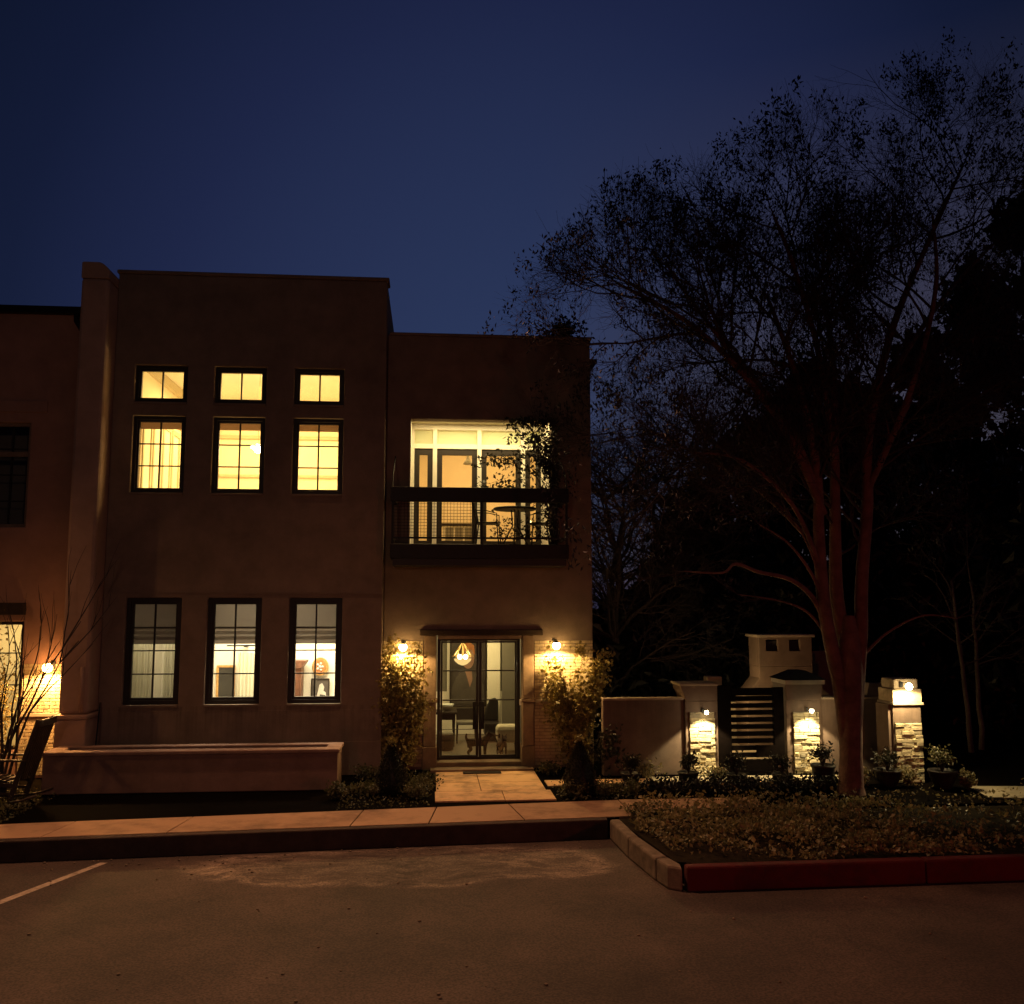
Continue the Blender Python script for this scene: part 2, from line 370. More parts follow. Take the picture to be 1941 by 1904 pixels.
def copy_tree(o, parent=None):
    c = o.copy(); C.objects.link(c); c.parent = parent
    for ch in list(o.children): copy_tree(ch, c)
    return c

# ------------------------------------------------------------------ ground, road, paving
Z0 = -0.28
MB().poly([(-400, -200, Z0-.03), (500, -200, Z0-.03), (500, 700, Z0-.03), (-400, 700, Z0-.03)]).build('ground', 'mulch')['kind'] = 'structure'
def kline(x): return 13.03+(x+5.58)*.0685      # kerb front line
def sline(x): return 14.08+(x+5.61)*.0955      # back of the sidewalk
MB().poly([(-40, -20, Z0), (40, -20, Z0), (40, 14, Z0), (3.2, 14, Z0), (-40, 11, Z0)]).build('road', 'asphalt')['kind'] = 'structure'
# raised lot (beds) behind the sidewalk
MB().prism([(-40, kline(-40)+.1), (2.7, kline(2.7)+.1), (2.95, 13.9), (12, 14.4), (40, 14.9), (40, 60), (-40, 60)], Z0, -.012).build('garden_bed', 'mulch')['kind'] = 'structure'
# sidewalk slabs with joints
xj = [-12, -9.2, -6.9, -5.15, -3.55, -1.1, 0.0, 1.38, 3.0, 5.2]
sw = MB()
for a, b in zip(xj[:-1], xj[1:]):
    g = .008; fx0, fx1 = a+g, b-g
    back0 = sline(fx0) if fx0 < 3 else 14.92; back1 = sline(fx1) if fx1 < 3.01 else 14.92
    f0 = kline(fx0)+.16 if fx0 < 2.6 else 14.2; f1 = kline(fx1)+.16 if fx1 < 3.01 else 14.2
    sk = .12 if a > -.5 else -.30 if a < -2 else 0
    sw.prism([(fx0-0, f0), (fx1-0, f1), (fx1+(.12 if b < 1 else -.14 if b < 2 else 0), back1), (fx0+(.12 if a < 1 else -.14 if a < 2 else 0), back0)], -.2, .0)
sw.build('sidewalk', 'concrete_walk', bevel=.006)['kind'] = 'structure'
MB().prism([(-40, kline(-40)), (2.58, kline(2.58)), (2.58, kline(2.58)+.145), (-40, kline(-40)+.145)], Z0, -.004).build('kerb', 'kerb_dirty_shaded', bevel=.015)['kind'] = 'structure'
# front walk to the door
fw = MB(); ys = [14.98, 15.75, 16.5, 17.2, 17.75]
for a, b in zip(ys[:-1], ys[1:]):
    for (x0, x1) in ((.12, .86), (.87, 1.95)) if a > 15.7 else ((.10, 1.20), (1.21, 2.02)):
        fw.prism([(x0, a+.006), (x1, a+.006), (x1, b-.006), (x0, b-.006)], -.1, .012)
fw.build('front_path', 'flagstone', bevel=.006)['kind'] = 'structure'
MB().prism([(2.03, 16.1), (3.9, 16.35), (3.9, 16.62), (2.03, 16.62)], -.1, .008).build('side_path', 'flagstone')['kind'] = 'structure'
MB().prism([(3.95, 16.28), (7.4, 16.0), (7.4, 16.7), (3.95, 16.8)], -.1, .006).build('gate_path', 'paving_pale')['kind'] = 'structure'
MB().prism([(9.0, 14.6), (14, 13.2), (30, 13.0), (30, 15.2), (14, 15.0), (9.2, 15.5)], -.15, .0).build('driveway', 'paving_pale')['kind'] = 'structure'
MB().prism([(.02, 17.55), (1.95, 17.55), (1.95, 18.15), (.02, 18.15)], -.1, .05).build('threshold_slab', 'limestone', bevel=.01)['kind'] = 'structure'
# tree island
MB().prism([(2.74, 13.62), (3.0, 11.42), (3.3, 11.28), (7.4, 11.28), (20, 11.6), (20, 14.6), (9, 14.1), (3.1, 14.1)], Z0, -.03).build('island_soil', 'soil')['kind'] = 'structure'
ik = MB()
ik.prism([(2.60, 13.58), (2.645, 12.55), (2.80, 12.55), (2.755, 13.60)], Z0, .0)
ik.prism([(2.648, 12.54), (2.76, 11.50), (2.93, 11.55), (2.805, 12.54)], Z0, .0)
ik.prism([(2.765, 11.49), (2.83, 11.18), (2.98, 11.06), (3.00, 11.24), (2.935, 11.54)], Z0, .0)
ik.build('island_kerb', 'kerb_concrete', bevel=.03)['kind'] = 'structure'
rk = MB()
xs = [2.99, 3.03, 6.0, 9.1, 12.2, 20]
for a, b in zip(xs[1:-1], xs[2:]): rk.prism([(a+.004, 11.05+(a-3)*.02), (b-.004, 11.05+(b-3)*.02), (b-.004, 11.21+(b-3)*.02), (a+.004, 11.21+(a-3)*.02)], Z0, .004)
rk.build('red_kerb', 'kerb_red', bevel=.025)['kind'] = 'structure'
# parking line
MB().poly([(-6.2, 8.0, Z0+.004), (-6.05, 7.95, Z0+.004), (-4.17, 12.93, Z0+.004), (-4.27, 12.95, Z0+.004)]).build('parking_line', 'line_paint')['kind'] = 'structure'

# ------------------------------------------------------------------ the house
YA, YE, YD = 17.5, 17.9, 18.2
house = thing('town_house', 'two-storey stucco house with lit windows, glass double door and balcony', 'house', (0, YA, 0))
XC = [(-5.57, -4.61), (-4.11, -3.15), (-2.63, -1.69)]; XL = [(-5.54, -4.55), (-4.09, -3.11), (-2.61, -1.64)]
holes = []
for a, b in XC: holes += [(a, b, 6.86, 7.57), (a, b, 5.15, 6.6)]
for a, b in XL: holes += [(a, b, 1.28, 3.21)]
w = MB(); w.wall(-5.95, -.9, 0, 9.33, YA, YA+.3, holes)
w.box(-1.2, -.9, YA+.303, 26, 0, 9.33); w.box(-5.95, -5.75, YA+.303, 26, 0, 9.33)
w.build('wall', 'stucco', house, bevel=.02)
w = MB(); w.wall(-.897, 3.14, 0, 8.38, YE, YE+.28, [(-.42, 2.35, 4.22, 6.71), (.02, 1.9, 0, 2.5)])
w.box(2.86, 3.14, YE+.283, 26, 0, 8.38)
w.build('wall', 'stucco', house, bevel=.02)
MB().box(-5.95, 3.14, 25.7, 26, 0, 8.3).build('wall', 'stucco', house)
# wall bands: water table and storey band
b = MB(); b.box(-5.93, -.885, YA-.03, YA-.002, 0, .60); b.box(-5.93, -.885, YA-.012, YA-.0015, .602, 1.17)
b.build('base_course', 'stucco', house, bevel=.012)
MB().box(-5.93, -.885, YA-.018, YA-.002, 3.285, 3.31).build('trim_band', 'stucco_band', house)
MB().box(-5.98, -.86, YA-.04, YA+.42, 9.331, 9.40).build('parapet_cap', 'stucco', house, bevel=.02)
MB().box(-.86, 3.18, YE-.03, YE+.40, 8.381, 8.44).build('parapet_cap', 'stucco', house, bevel=.02)
MB().box(-5.7, 2.85, 18.3, 25.69, 8.0, 8.12).build('roof', 'roof_felt', house)
MB().xprism([(3.141, 7.75), (3.30, 7.95), (3.30, 8.02), (3.141, 8.02)], 18.0, 19.2).build('roof_scupper', 'gutter', house)
# rooms ----------------------------------------------------
def room(x0, x1, y0, y1, z0, z1, wm, cm='ceiling_paint', fm='floor_boards', skip=()):
    q = MB(); t = .02
    q.box(x0, x1, y1, y1+t, z0, z1)
    if 'l' not in skip: q.box(x0-t, x0, y0, y1, z0, z1)
    if 'r' not in skip: q.box(x1, x1+t, y0, y1, z0, z1)
    q.build('interior_wall', wm, house)
    MB().box(x0-t, x1+t, y0, y1+t, z1+.001, z1+.03).build('ceiling', cm, house)
    MB().box(x0-t, x1+t, y0, y1+t, z0-.03, z0-.001).build('floor', fm, house)
room(-5.72, -1.25, YA+.31, 20.6, .3, 3.45, 'interior_white')
MB().prism([(-4.34, YA+.312), (-4.30, YA+.312), (-5.10, 20.595), (-5.14, 20.595)], .301, 3.449).build('partition', 'interior_white', house)
room(-5.70, -1.25, YA+.31, 22.2, 4.0, 7.9, 'interior_cream')
room(-.85, 2.82, YD+.3, 22.3, .05, 3.3, 'interior_grey', fm='foyer_floor')
room(-.6, 2.75, 19.55, 23.2, 4.2, 7.4, 'interior_cream', skip=())
# loggia ceiling, side walls, floor
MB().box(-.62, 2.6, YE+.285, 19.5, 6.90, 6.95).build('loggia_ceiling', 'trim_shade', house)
for a_ in (-.60, 2.37): MB().box(a_, a_+.17, YE+.285, 19.5, 4.0, 6.9).build('loggia_wall', 'interior_white', house)
MB().box(-.62, 2.6, YE+.285, 19.5, 4.02, 4.2).build('loggia_floor', 'stucco', house)
# loggia glazed screen at y 19.4
mull = [at(p, 846, 19.4)[0] for p in (782, 824.6, 908.6, 991, 1040)]
mull[0] = -.42; mull[-1] = 2.36
q = MB()
q.box(-.44, 2.37, 19.36, 19.46, 6.78, 6.899); q.box(-.44, 2.37, 19.35, 19.46, 6.37, 6.47)
for i, x in enumerate(mull): q.box(x-.045, x+.045, 19.345, 19.462, 4.2, 6.78)
q.build('screen_frame', 'white_trim', house, bevel=.006)
q = MB()
for a, b in zip(mull[:-1], mull[1:]):
    q.box(a+.05, b-.05, 19.47, 19.475, 6.47, 6.78)
q.build('transom_pane', 'frosted_glass', house)
for a, b in zip(mull[:-1], mull[1:]):
    q = MB(); s_ = .11
    q.wall(a+.046, b-.046, 4.22, 6.368, 19.38, 19.44, [(a+.046+s_, b-.046-s_, 4.42, 6.24)])
    q.box(a+.046+s_, b-.046-s_, 19.4, 19.42, 5.42, 5.45)
    d = q.build('terrace_door', 'dark_frame', house, bevel=.004)
    MB().box(a+.157, b-.157, 19.405, 19.412, 4.42, 6.24).build('pane', 'window_glass', d)
# windows --------------------------------------------------
def window(x0, x1, z0, z1, cols, rows, y=YA+.10, fr=.075, glassm='window_glass', sill=True):
    f = MB(); f.wall(x0, x1, z0, z1, y, y+.07, [(x0+fr, x1-fr, z0+fr, z1-fr)])
    f.wall(x0+.002, x1-.002, z0+.002, z1-.002, y-.03, y-.001, [(x0+fr*.6, x1-fr*.6, z0+fr*.6, z1-fr*.6)])
    wn = f.build('window', 'dark_frame', house, bevel=.004)
    m = MB(); gx0, gx1, gz0, gz1 = x0+fr, x1-fr, z0+fr, z1-fr
    for i in range(1, cols): c = gx0+(gx1-gx0)*i/cols; m.box(c-.014, c+.014, y+.012, y+.05, gz0, gz1)
    for i in range(1, rows): c = gz0+(gz1-gz0)*i/rows; m.box(gx0, gx1, y+.014, y+.048, c-.011, c+.011)
    m.build('muntin', 'dark_frame', wn)
    MB().box(gx0, gx1, y+.028, y+.033, gz0, gz1).build('pane', glassm, wn)
    if sill: MB().box(x0-.0, x1+.0, YA-.035, y-.031, z0-.045, z0-.001).build('sill', 'stucco_band', wn, bevel=.006)
    return wn
for i in range(3):
    window(*XC[i], 6.86, 7.57, 2, 1, fr=.10); window(*XC[i], 5.15, 6.6, 2, 3, fr=.10)
    window(*XL[i], 1.28, 3.21, 2, 4, fr=.12)
# shades / blinds
for i, (a, b) in enumerate(XC):
    q = MB(); q.box(a+.03, b-.03, YA+.20, YA+.205, 6.38, 6.58); o = q.build('roller_blind', 'roller_blind'); tag(o, ['short roller blind rolled up behind upper left window', 'short roller blind rolled up behind upper middle window', 'short roller blind rolled up behind upper right window'][i], 'blind', 'roller blinds upstairs')
for i, (a, b) in enumerate(XL):
    q = MB(); zz = [(3.2, .0), (2.66, 0), (2.64, -.03), (2.60, .02), (2.54, -.02), (2.50, .02), (2.44, -.025), (2.36, .01)]
    pts = zz; y = YA+.24
    for (z1, d1), (z2, d2) in zip(pts[:-1], pts[1:]):
        q.poly([(a-.04, y+d1, z1), (b+.04, y+d1, z1), (b+.04, y+d2, z2), (a-.04, y+d2, z2)])
    o = q.build('roman_shade', 'roman_shade', smooth=True)
    tag(o, ['folded fabric shade half drawn over dim lower left window', 'folded fabric shade half drawn above framed canvas in lower middle window', 'folded fabric shade half drawn above oval plaque in lower right window'][i], 'shade', 'fabric shades downstairs')
# curtains
def curtain(x0, x1, z0, z1, y, label, m='sheer', amp=.03, n=40):
    q = MB(); P = []
    for i in range(n+1):
        x = x0+(x1-x0)*i/n; d = amp*math.sin(i*1.15)+amp*.6*math.sin(i*.53+1)
        P.append((x, y+d))
    b0 = len(q.v)
    for (x, yy) in P: q.v += [(x, yy, z0), (x, yy, z1)]
    for i in range(n): q.face([b0+2*i, b0+2*i+2, b0+2*i+3, b0+2*i+1])
    o = q.build('curtain', m, smooth=True); return tag(o, label, 'curtain', 'sheer curtains downstairs')
curtain(-5.68, -5.28, .35, 2.34, 18.4, 'pale sheer curtain on left side of dim lower left window')
curtain(-5.08, -4.62, .35, 2.34, 18.4, 'pale sheer curtain on right side of dim lower left window')
cx0, cx1, cz0, cz1 = rect(449, 1238, 486, 1328, 20.3)
curtain(cx0, cx1+.2, .35, cz1, 20.3, 'bright sheer curtain beside gilt framed canvas in lower middle window')
x0, x1, z0, z1 = rect(454, 1224, 466, 1232, 20.4)
q = MB(); q.tube([(x0-.25, 20.32, z1), (x1+.5, 20.32, z1)], .015, 8); q.box(x1-.03, x1+.03, 20.33, 20.59, z1-.03, z1+.01)
tag(q.build('curtain_rod', 'iron'), 'dark curtain rod over bright sheer curtain', 'curtain rod')

def picture(name, label, px, Y, fw_=.05, frame='gilt', canv='canvas_dark', extra=None, cat='picture'):
    x0, x1, z0, z1 = rect(*px, Y)
    t = thing(name, label, cat, ((x0+x1)/2, Y, z0))
    MB().wall(x0, x1, z0, z1, Y-.04, Y, [(x0+fw_, x1-fw_, z0+fw_, z1-fw_)]).build('frame', frame, t, bevel=.008)
    MB().box(x0+fw_*.9, x1-fw_*.9, Y-.02, Y-.005, z0+fw_*.9, z1-fw_*.9).build('canvas', canv, t)
    if extra: extra(t, x0, x1, z0, z1, Y-.022)
    return t
picture('framed_canvas', 'dark canvas in thin gilt frame inside lower middle window', (409, 1261, 447, 1327), 20.55)
def fig(t, x0, x1, z0, z1, y):
    w_, h_ = x1-x0, z1-z0; P = lambda u, v: (x0+u*w_, z0+v*h_)
    q = MB(); q.xprism([P(.30, .08), P(.85, .08), P(.8, .35), P(.68, .42), P(.72, .60), P(.6, .78), P(.45, .70), P(.40, .45)], y-.004, y-.001); q.build('painted_figure', 'paint_white', t)
    q = MB(); q.xprism([P(.12, .40), P(.26, .42), P(.28, .66), P(.18, .74), P(.10, .6)], y-.004, y-.001); q.build('painted_shape', 'canvas_dark', t); q = MB(); q.xprism([P(.45, .08), P(.82, .08), P(.78, .22), P(.5, .26)], y-.006, y-.0045); q.build('painted_shape', 'canvas_dark', t)
picture('framed_portrait', 'small dark framed painting with pale figure under oval plaque', (589, 1286, 625, 1327), 20.55, .03, 'dark_wood', 'paint_coat', fig)
# oval plaque
cx, cz = at(607, 1264, 20.52); q = MB(); n = 28
oval = thing('oval_plaque', 'round carved gilt plaque on wall in lower right window', 'plaque', (cx, 20.5, cz-.2))
q.xprism([(cx+.175*math.cos(t*2*math.pi/n), cz+.20*math.sin(t*2*math.pi/n)) for t in range(n)], 20.49, 20.55); q.build('rim', 'gilt', oval, bevel=.01)
q = MB(); q.xprism([(cx+.12*math.cos(t*2*math.pi/n), cz+.15*math.sin(t*2*math.pi/n)) for t in range(n)], 20.478, 20.489); q.build('centre', 'paint_orange', oval)
q = MB()
for k in range(5): q.ball((cx+.055*math.cos(k*1.26), 20.475, cz+.07*math.sin(k*1.26)), .028, 6)
q.ball((cx, 20.47, cz), .035, 6); q.build('relief', 'paint_white', oval)
# corner cupboard
x0, x1, z0, z1 = rect(548, 1252, 580, 1330, 20.2)
cb = thing('cupboard', 'tall red-brown wooden cupboard with moulded top in lower right window', 'cupboard', ((x0+x1)/2, 20.3, .3))
MB().box(x0, x1-.07, 20.05, 20.45, .31, z1-.16).build('body', 'red_wood', cb, bevel=.01)
MB().xprism([(x0-.05, z1-.158), (x1-.07, z1-.158), (x1+.02, z1-.02), (x1+.02, z1), (x0-.05, z1)], 20.0, 20.47).build('cornice', 'red_wood', cb)
MB().box(x0+.05, x1-.12, 20.03, 20.048, .5, z1-.25).build('door', 'red_wood', cb, bevel=.006)

# upstairs fittings seen through the glass
q = MB()
q.box(-5.695, -1.26, 22.12, 22.198, 7.7, 7.89); q.box(-5.695, -5.60, 17.82, 22.11, 7.7, 7.89); q.box(-5.60, -1.26, 22.14, 22.197, 7.02, 7.10); q.box(-5.60, -1.26, 22.15, 22.197, 6.1, 6.16)
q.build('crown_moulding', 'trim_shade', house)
kc = thing('panelled_cupboard', 'tall cream panelled cupboard along side wall in upper left window', 'cupboard', (-5.5, 19.2, 4.0))
MB().box(-5.69, -5.60, 18.15, 20.9, 4.0, 6.95).build('body', 'interior_cream', kc, bevel=.01)
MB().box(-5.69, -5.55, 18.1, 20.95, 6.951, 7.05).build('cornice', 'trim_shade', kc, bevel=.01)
for i in range(4):
    d = MB(); y = 18.2+i*.67; d.wall(y, y+.6, 4.3, 6.85, -5.598, -5.575, [(y+.08, y+.52, 4.9, 6.75)])
    d.v = [(b_, a_, c_) for a_, b_, c_ in d.v]; d.build('door', 'trim_shade', kc)
x0, x1, z0, z1 = rect(322, 845, 341, 915, 21.6)
hd = thing('range_hood', 'cream tapered kitchen hood on back wall in upper left window', 'hood', ((x0+x1)/2, 22, z0))
MB().xprism([(x0-.3, z0), (x1+.45, z0), (x1+.05, z1), (x0-.02, z1)], 21.5, 22.14).build('canopy', 'hood_paint', hd, bevel=.01)
MB().box(x0-.34, x1+.49, 21.46, 22.14, z0-.12, z0-.001).build('lip', 'interior_grey', hd, bevel=.01)
# pendant upstairs middle
x, z = at(489, 851, 19.2)
pd = thing('hanging_lamp', 'very bright small chandelier at right side of upper middle window', 'lamp', (x, 19.2, z))
MB().tube([(x, 19.2, z+.12), (x, 19.2, 7.9)], .006, 6).build('cord', 'brass', pd)
q = MB(); q.ball((x, 19.2, z), .085, 8, 1.1)
for k in range(5): q.ball((x+.12*math.cos(k*1.256), 19.2+.12*math.sin(k*1.256), z+.03), .04, 6)
q.build('bulb', 'bulb_white', pd, smooth=True)
light('POINT', 'lamp_light', (x, 19.2, z-.15), 22, (1, .72, .3), pd, .08)
# loggia lamp
x, z = at(887, 878, 19.9)
bl = thing('bell_pendant', 'small bell-shaped pendant lamp behind terrace doors', 'lamp', (x, 19.9, z))
MB().tube([(x, 19.9, z+.15), (x, 19.9, 7.4)], .006, 6).build('cord', 'brass', bl)
MB().lathe([(.02, z+.2), (.03, z+.12), (.06, z+.06), (.10, z), (.105, z-.03)], x, 19.9, 16).build('lamp_shade', 'white_trim', bl, smooth=True)
# room lights
Y1 = (1.0, .66, .24)
light('AREA', 'room_light', (-3.5, 20.2, 7.6), 300, Y1, house, sx=3.2, sy=2.2, rot=(0, 0, 0))
light('AREA', 'room_light', (-3.5, 18.4, 4.6), 110, Y1, house, sx=3.6, sy=.7, rot=(R(145), 0, 0))
light('AREA', 'room_light', (-2.9, 18.9, 3.38), 300, (1.0, .86, .60), house, sx=2.2, sy=1.6)
light('AREA', 'room_light', (-5.2, 18.9, 3.38), 30, (1.0, .86, .60), house, sx=.6, sy=1.2)
light('AREA', 'room_light', (1.1, 21.2, 7.3), 110, (1.0, .58, .20), house, sx=2.2, sy=2.0)
light('AREA', 'room_light', (1.0, 18.75, 6.88), 60, (1.0, .74, .33), house, sx=2.4, sy=.5)
light('AREA', 'room_light', (.8, 20.3, 3.25), 95, (1.0, .75, .34), house, sx=2.0, sy=1.8)

# ------------------------------------------------------------------ balcony
bal = MB(); bal.box(-.75, 2.54, 16.92, YE-.003, 3.92, 4.19)
bal.build('balcony_slab', 'iron', house, bevel=.015)
MB().box(-.70, 2.50, 16.99, YE-.004, 3.80, 3.918).build('balcony_soffit', 'dark_frame', house)
r_ = MB(); r_.box(-.75, 2.54, 16.90, 17.0, 4.965, 5.235)
r_.box(-.75, -.66, 17.001, YE-.004, 5.0, 5.20); r_.box(2.45, 2.54, 17.001, YE-.004, 5.0, 5.20)
rail = r_.build('balcony_railing', 'iron', house, bevel=.012)
q = MB()
q.box(-.73, 2.52, 16.94, 16.965, 4.285, 4.32)
for x in (-.71, .92, 2.50): q.box(x-.022, x+.022, 16.935, 16.975, 4.191, 4.964)
for x in (-.71, 2.50): q.box(x-.012, x+.012, 16.98, YE-.004, 4.285, 4.32)
q.build('rail_post', 'iron', rail)
q = MB()
for i in range(27): x = -.68+i*.0605; q.box(x-.0035, x+.0035, 16.945, 16.952, 4.32, 4.964)
for i in range(11): z = 4.35+i*.058; q.box(-.70, .90, 16.953, 16.960, z-.0035, z+.0035)
q.build('wire_mesh', 'iron', rail)
for x, s_ in ((-.72, 1), (2.51, -1)):
    q = MB(); q.tube([(x, 16.97, 5.24), (x, 17.1, 5.5), (x+.01*s_, YE-.01, 5.95)], .012, 6); q.build('stay_rod', 'iron', house)

# furniture on the balcony
def bistro_chair(x, y, rz, label):
    t = thing('terrace_chair', label, 'chair', (0, 0, 0), 'chairs on the balcony')
    MB().box(-.22, .22, -.22, .22, .43, .46).build('seat', 'iron', t, bevel=.01)
    for sx_ in (-.2, .2):
        MB().tube([(sx_, -.2, .43), (sx_*1.1, -.24, 0)], .014, 6).build('leg', 'iron', t)
        MB().tube([(sx_, .2, .43), (sx_*1.1, .26, 0)], .014, 6).build('leg', 'iron', t)
    q = MB(); q.tube([(-.2, .2, .46), (-.21, .25, .7), (-.15, .28, .88), (0, .285, .93), (.15, .28, .88), (.21, .25, .7), (.2, .2, .46)], .014, 6)
    for k in range(-2, 3): q.tube([(k*.065, .2, .46), (k*.075, .27, .885-abs(k)*.01)], .008, 5)
    for zz in (.60, .74): q.tube([(-.2, .235, zz), (.2, .235, zz)], .008, 5)
    q.build('backrest', 'iron', t)
    q = MB(); q.tube([(-.21, .24, .68), (-.25, 0, .67), (-.23, -.2, .62), (-.2, -.2, .45)], .011, 6); q.build('armrest', 'iron', t)
    q = MB(); q.tube([(.21, .24, .68), (.25, 0, .67), (.23, -.2, .62), (.2, -.2, .45)], .011, 6); q.build('armrest', 'iron', t)
    t.location = (x, y, 4.2); t.rotation_euler = (0, 0, rz); return t
bistro_chair(1.08, 17.75, R(80), 'black iron terrace chair left of the round balcony table')
bistro_chair(2.1, 17.75, R(-80), 'black iron terrace chair right of the round balcony table')
tb = thing('terrace_table', 'round black iron table standing on the balcony between two chairs', 'table', (1.6, 17.65, 4.2))
MB().lathe([(.40, 4.90), (.42, 4.91), (.42, 4.93), (.40, 4.94)], 1.6, 17.65, 28).build('table_top', 'iron', tb)
for k in range(3):
    a = k*2.094+.4; MB().tube([(1.6+.08*math.cos(a), 17.65+.08*math.sin(a), 4.9), (1.6+.05*math.cos(a), 17.65+.05*math.sin(a), 4.6), (1.6+.3*math.cos(a), 17.65+.3*math.sin(a), 4.2)], .014, 6).build('leg', 'iron', tb)
# side lamp glowing behind the doors near the table
for (px, py, Y, nm) in ((1002, 990, 20.4, 'low'), (1036, 888, 20.6, 'tall')):
    x, z = at(px, py, Y)
    t = thing('table_lamp' if nm == 'low' else 'floor_lamp', 'small glowing %s lamp behind the terrace doors at right' % nm, 'lamp', (x, Y, 4.2))
    MB().ball((x, Y, z), .06, 8).build('lamp_shade', 'bulb_small', t, smooth=True)
    MB().tube([(x, Y, z-.061), (x, Y, 4.24)], .012, 6).build('stand', 'brass', t); MB().lathe([(.1, 4.2), (.1, 4.22), (.02, 4.24)], x, Y, 14).build('base', 'brass', t)
# cabinet row in that room
x0, x1, z0, z1 = rect(838, 1010, 900, 1040, 22.6)
sb = thing('sideboard', 'low cream sideboard seen through the terrace doors', 'sideboard', ((x0+x1)/2, 22.6, 4.2))
MB().box(x0, x1, 22.3, 22.9, 4.22, 5.0).build('body', 'white_trim', sb, bevel=.01); MB().box(x0-.04, x1+.04, 22.26, 22.92, 5.001, 5.05).build('top', 'dark_wood', sb)
for k in range(3):
    a = x0+.05+k*(x1-x0-.1)/3; MB().box(a+.02, a+(x1-x0-.1)/3-.02, 22.285, 22.299, 4.3, 4.95).build('door', 'interior_grey', sb)

# ------------------------------------------------------------------ leafy things
def leaves(q, spots, n, size, rnd):
    for i in range(n):
        c, r_ = spots[rnd.randrange(len(spots))]
        v = Vector((rnd.gauss(0, 1), rnd.gauss(0, 1), rnd.gauss(0, 1)))*.5
        q.leaf((c[0]+v.x*r_, c[1]+v.y*r_, c[2]+v.z*r_), size*rnd.uniform(.6, 1.3), .6, rnd=rnd)
def vine(rnd=random.Random(5)):
    t = thing('balcony_vine', 'leafy vine hanging across right side of the balcony opening', 'vine', (2.3, 17.85, 4.19))
    st = MB(); lf = MB(); base = [(2.42, 17.6, 4.2)]
    for k in range(20):
        p = Vector((2.45-rnd.uniform(0, .15), 17.78, 4.2)); pts = [p.copy()]
        tgt = Vector((rnd.uniform(.75, 2.3), 17.72, rnd.uniform(5.2, 6.6)))
        if k < 6: tgt = Vector((2.4-rnd.uniform(0, .5), 17.76, rnd.uniform(5, 6.8)))
        n = 14
        up = Vector((2.42, 17.75, min(6.72, tgt.z+rnd.uniform(.1, .5))))
        for i in range(1, n+1):
            s_ = i/n; c = (p*(1-s_)**2+up*2*s_*(1-s_)+tgt*s_*s_)+Vector((rnd.gauss(0, .03), rnd.gauss(0, .03), rnd.gauss(0, .03)))
            pts.append(c)
        st.tube(pts, [.012*(1-i/(n+3)) for i in range(n+1)], 4)
        for ci, c in enumerate(pts[3:]):
            for _ in range(3 if ci < 6 else 11): lf.leaf(c+Vector((rnd.gauss(0, .07), rnd.gauss(0, .05), rnd.gauss(0, .07))), rnd.uniform(.06, .12), .55, rnd=rnd)
    # top swag
    for k in range(330):
        lf.leaf((rnd.uniform(1.5, 2.42), 17.76+rnd.gauss(0, .04), 6.72-abs(rnd.gauss(0, .06))-.02), rnd.uniform(.05, .1), .55, rnd=rnd)
    for k in range(380):
        lf.leaf((rnd.uniform(1.15, 2.3), 17.2+rnd.gauss(0, .1), 4.3+abs(rnd.gauss(0, .25))), rnd.uniform(.05, .09), .5, rnd=rnd)
    st.build('stem', 'bark_dark', t); lf.build('foliage', 'leaf_dark', t)
vine()
def climber(name, label, x0, x1, y, h, n, seed, lean=0.0, cat='climbing plant', grp='climbing plants beside the door'):
    rnd = random.Random(seed); cx = (x0+x1)/2
    t = thing(name, label, cat, (cx, y, 0), grp)
    st = MB(); lf = MB(); tips = []
    for k in range(16):
        p = Vector((cx+rnd.uniform(-.12, .12), y, 0)); pts = [p.copy()]
        tx = rnd.uniform(x0, x1); tz = h*rnd.uniform(.45, 1.0); n_ = 12
        for i in range(1, n_+1):
            s_ = i/n_; b_ = s_**1.2
            pts.append(Vector((p.x+(tx-p.x)*b_+rnd.gauss(0, .025), y-.06+rnd.gauss(0, .07)+.08*s_, tz*s_)))
        st.tube(pts, [.016*(1-i/(n_+2)) for i in range(n_+1)], 4); tips += pts[2:]
    for i in range(n):
        c = tips[rnd.randrange(len(tips))]
        if rnd.random() > .35+.65*(c.z/h): continue
        v = c+Vector((rnd.gauss(0, .075), rnd.gauss(0, .07)-.02, rnd.gauss(0, .075)))
        v.y = min(v.y, y+.14)
        if abs(v.x-(-.51 if x0 < 0 else 2.39)) < .10 and v.z > 2.12: continue
        lf.leaf(v, rnd.uniform(.05, .095), .8, rnd=rnd)
    st.build('stem', 'bark_dark', t); lf.build('foliage', 'leaf_gold', t)
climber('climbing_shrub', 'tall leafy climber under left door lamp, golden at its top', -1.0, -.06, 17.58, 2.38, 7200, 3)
climber('climbing_shrub', 'tall leafy climber under right door lamp, spreading toward house corner', 2.10, 3.36, 17.60, 2.38, 7200, 4)
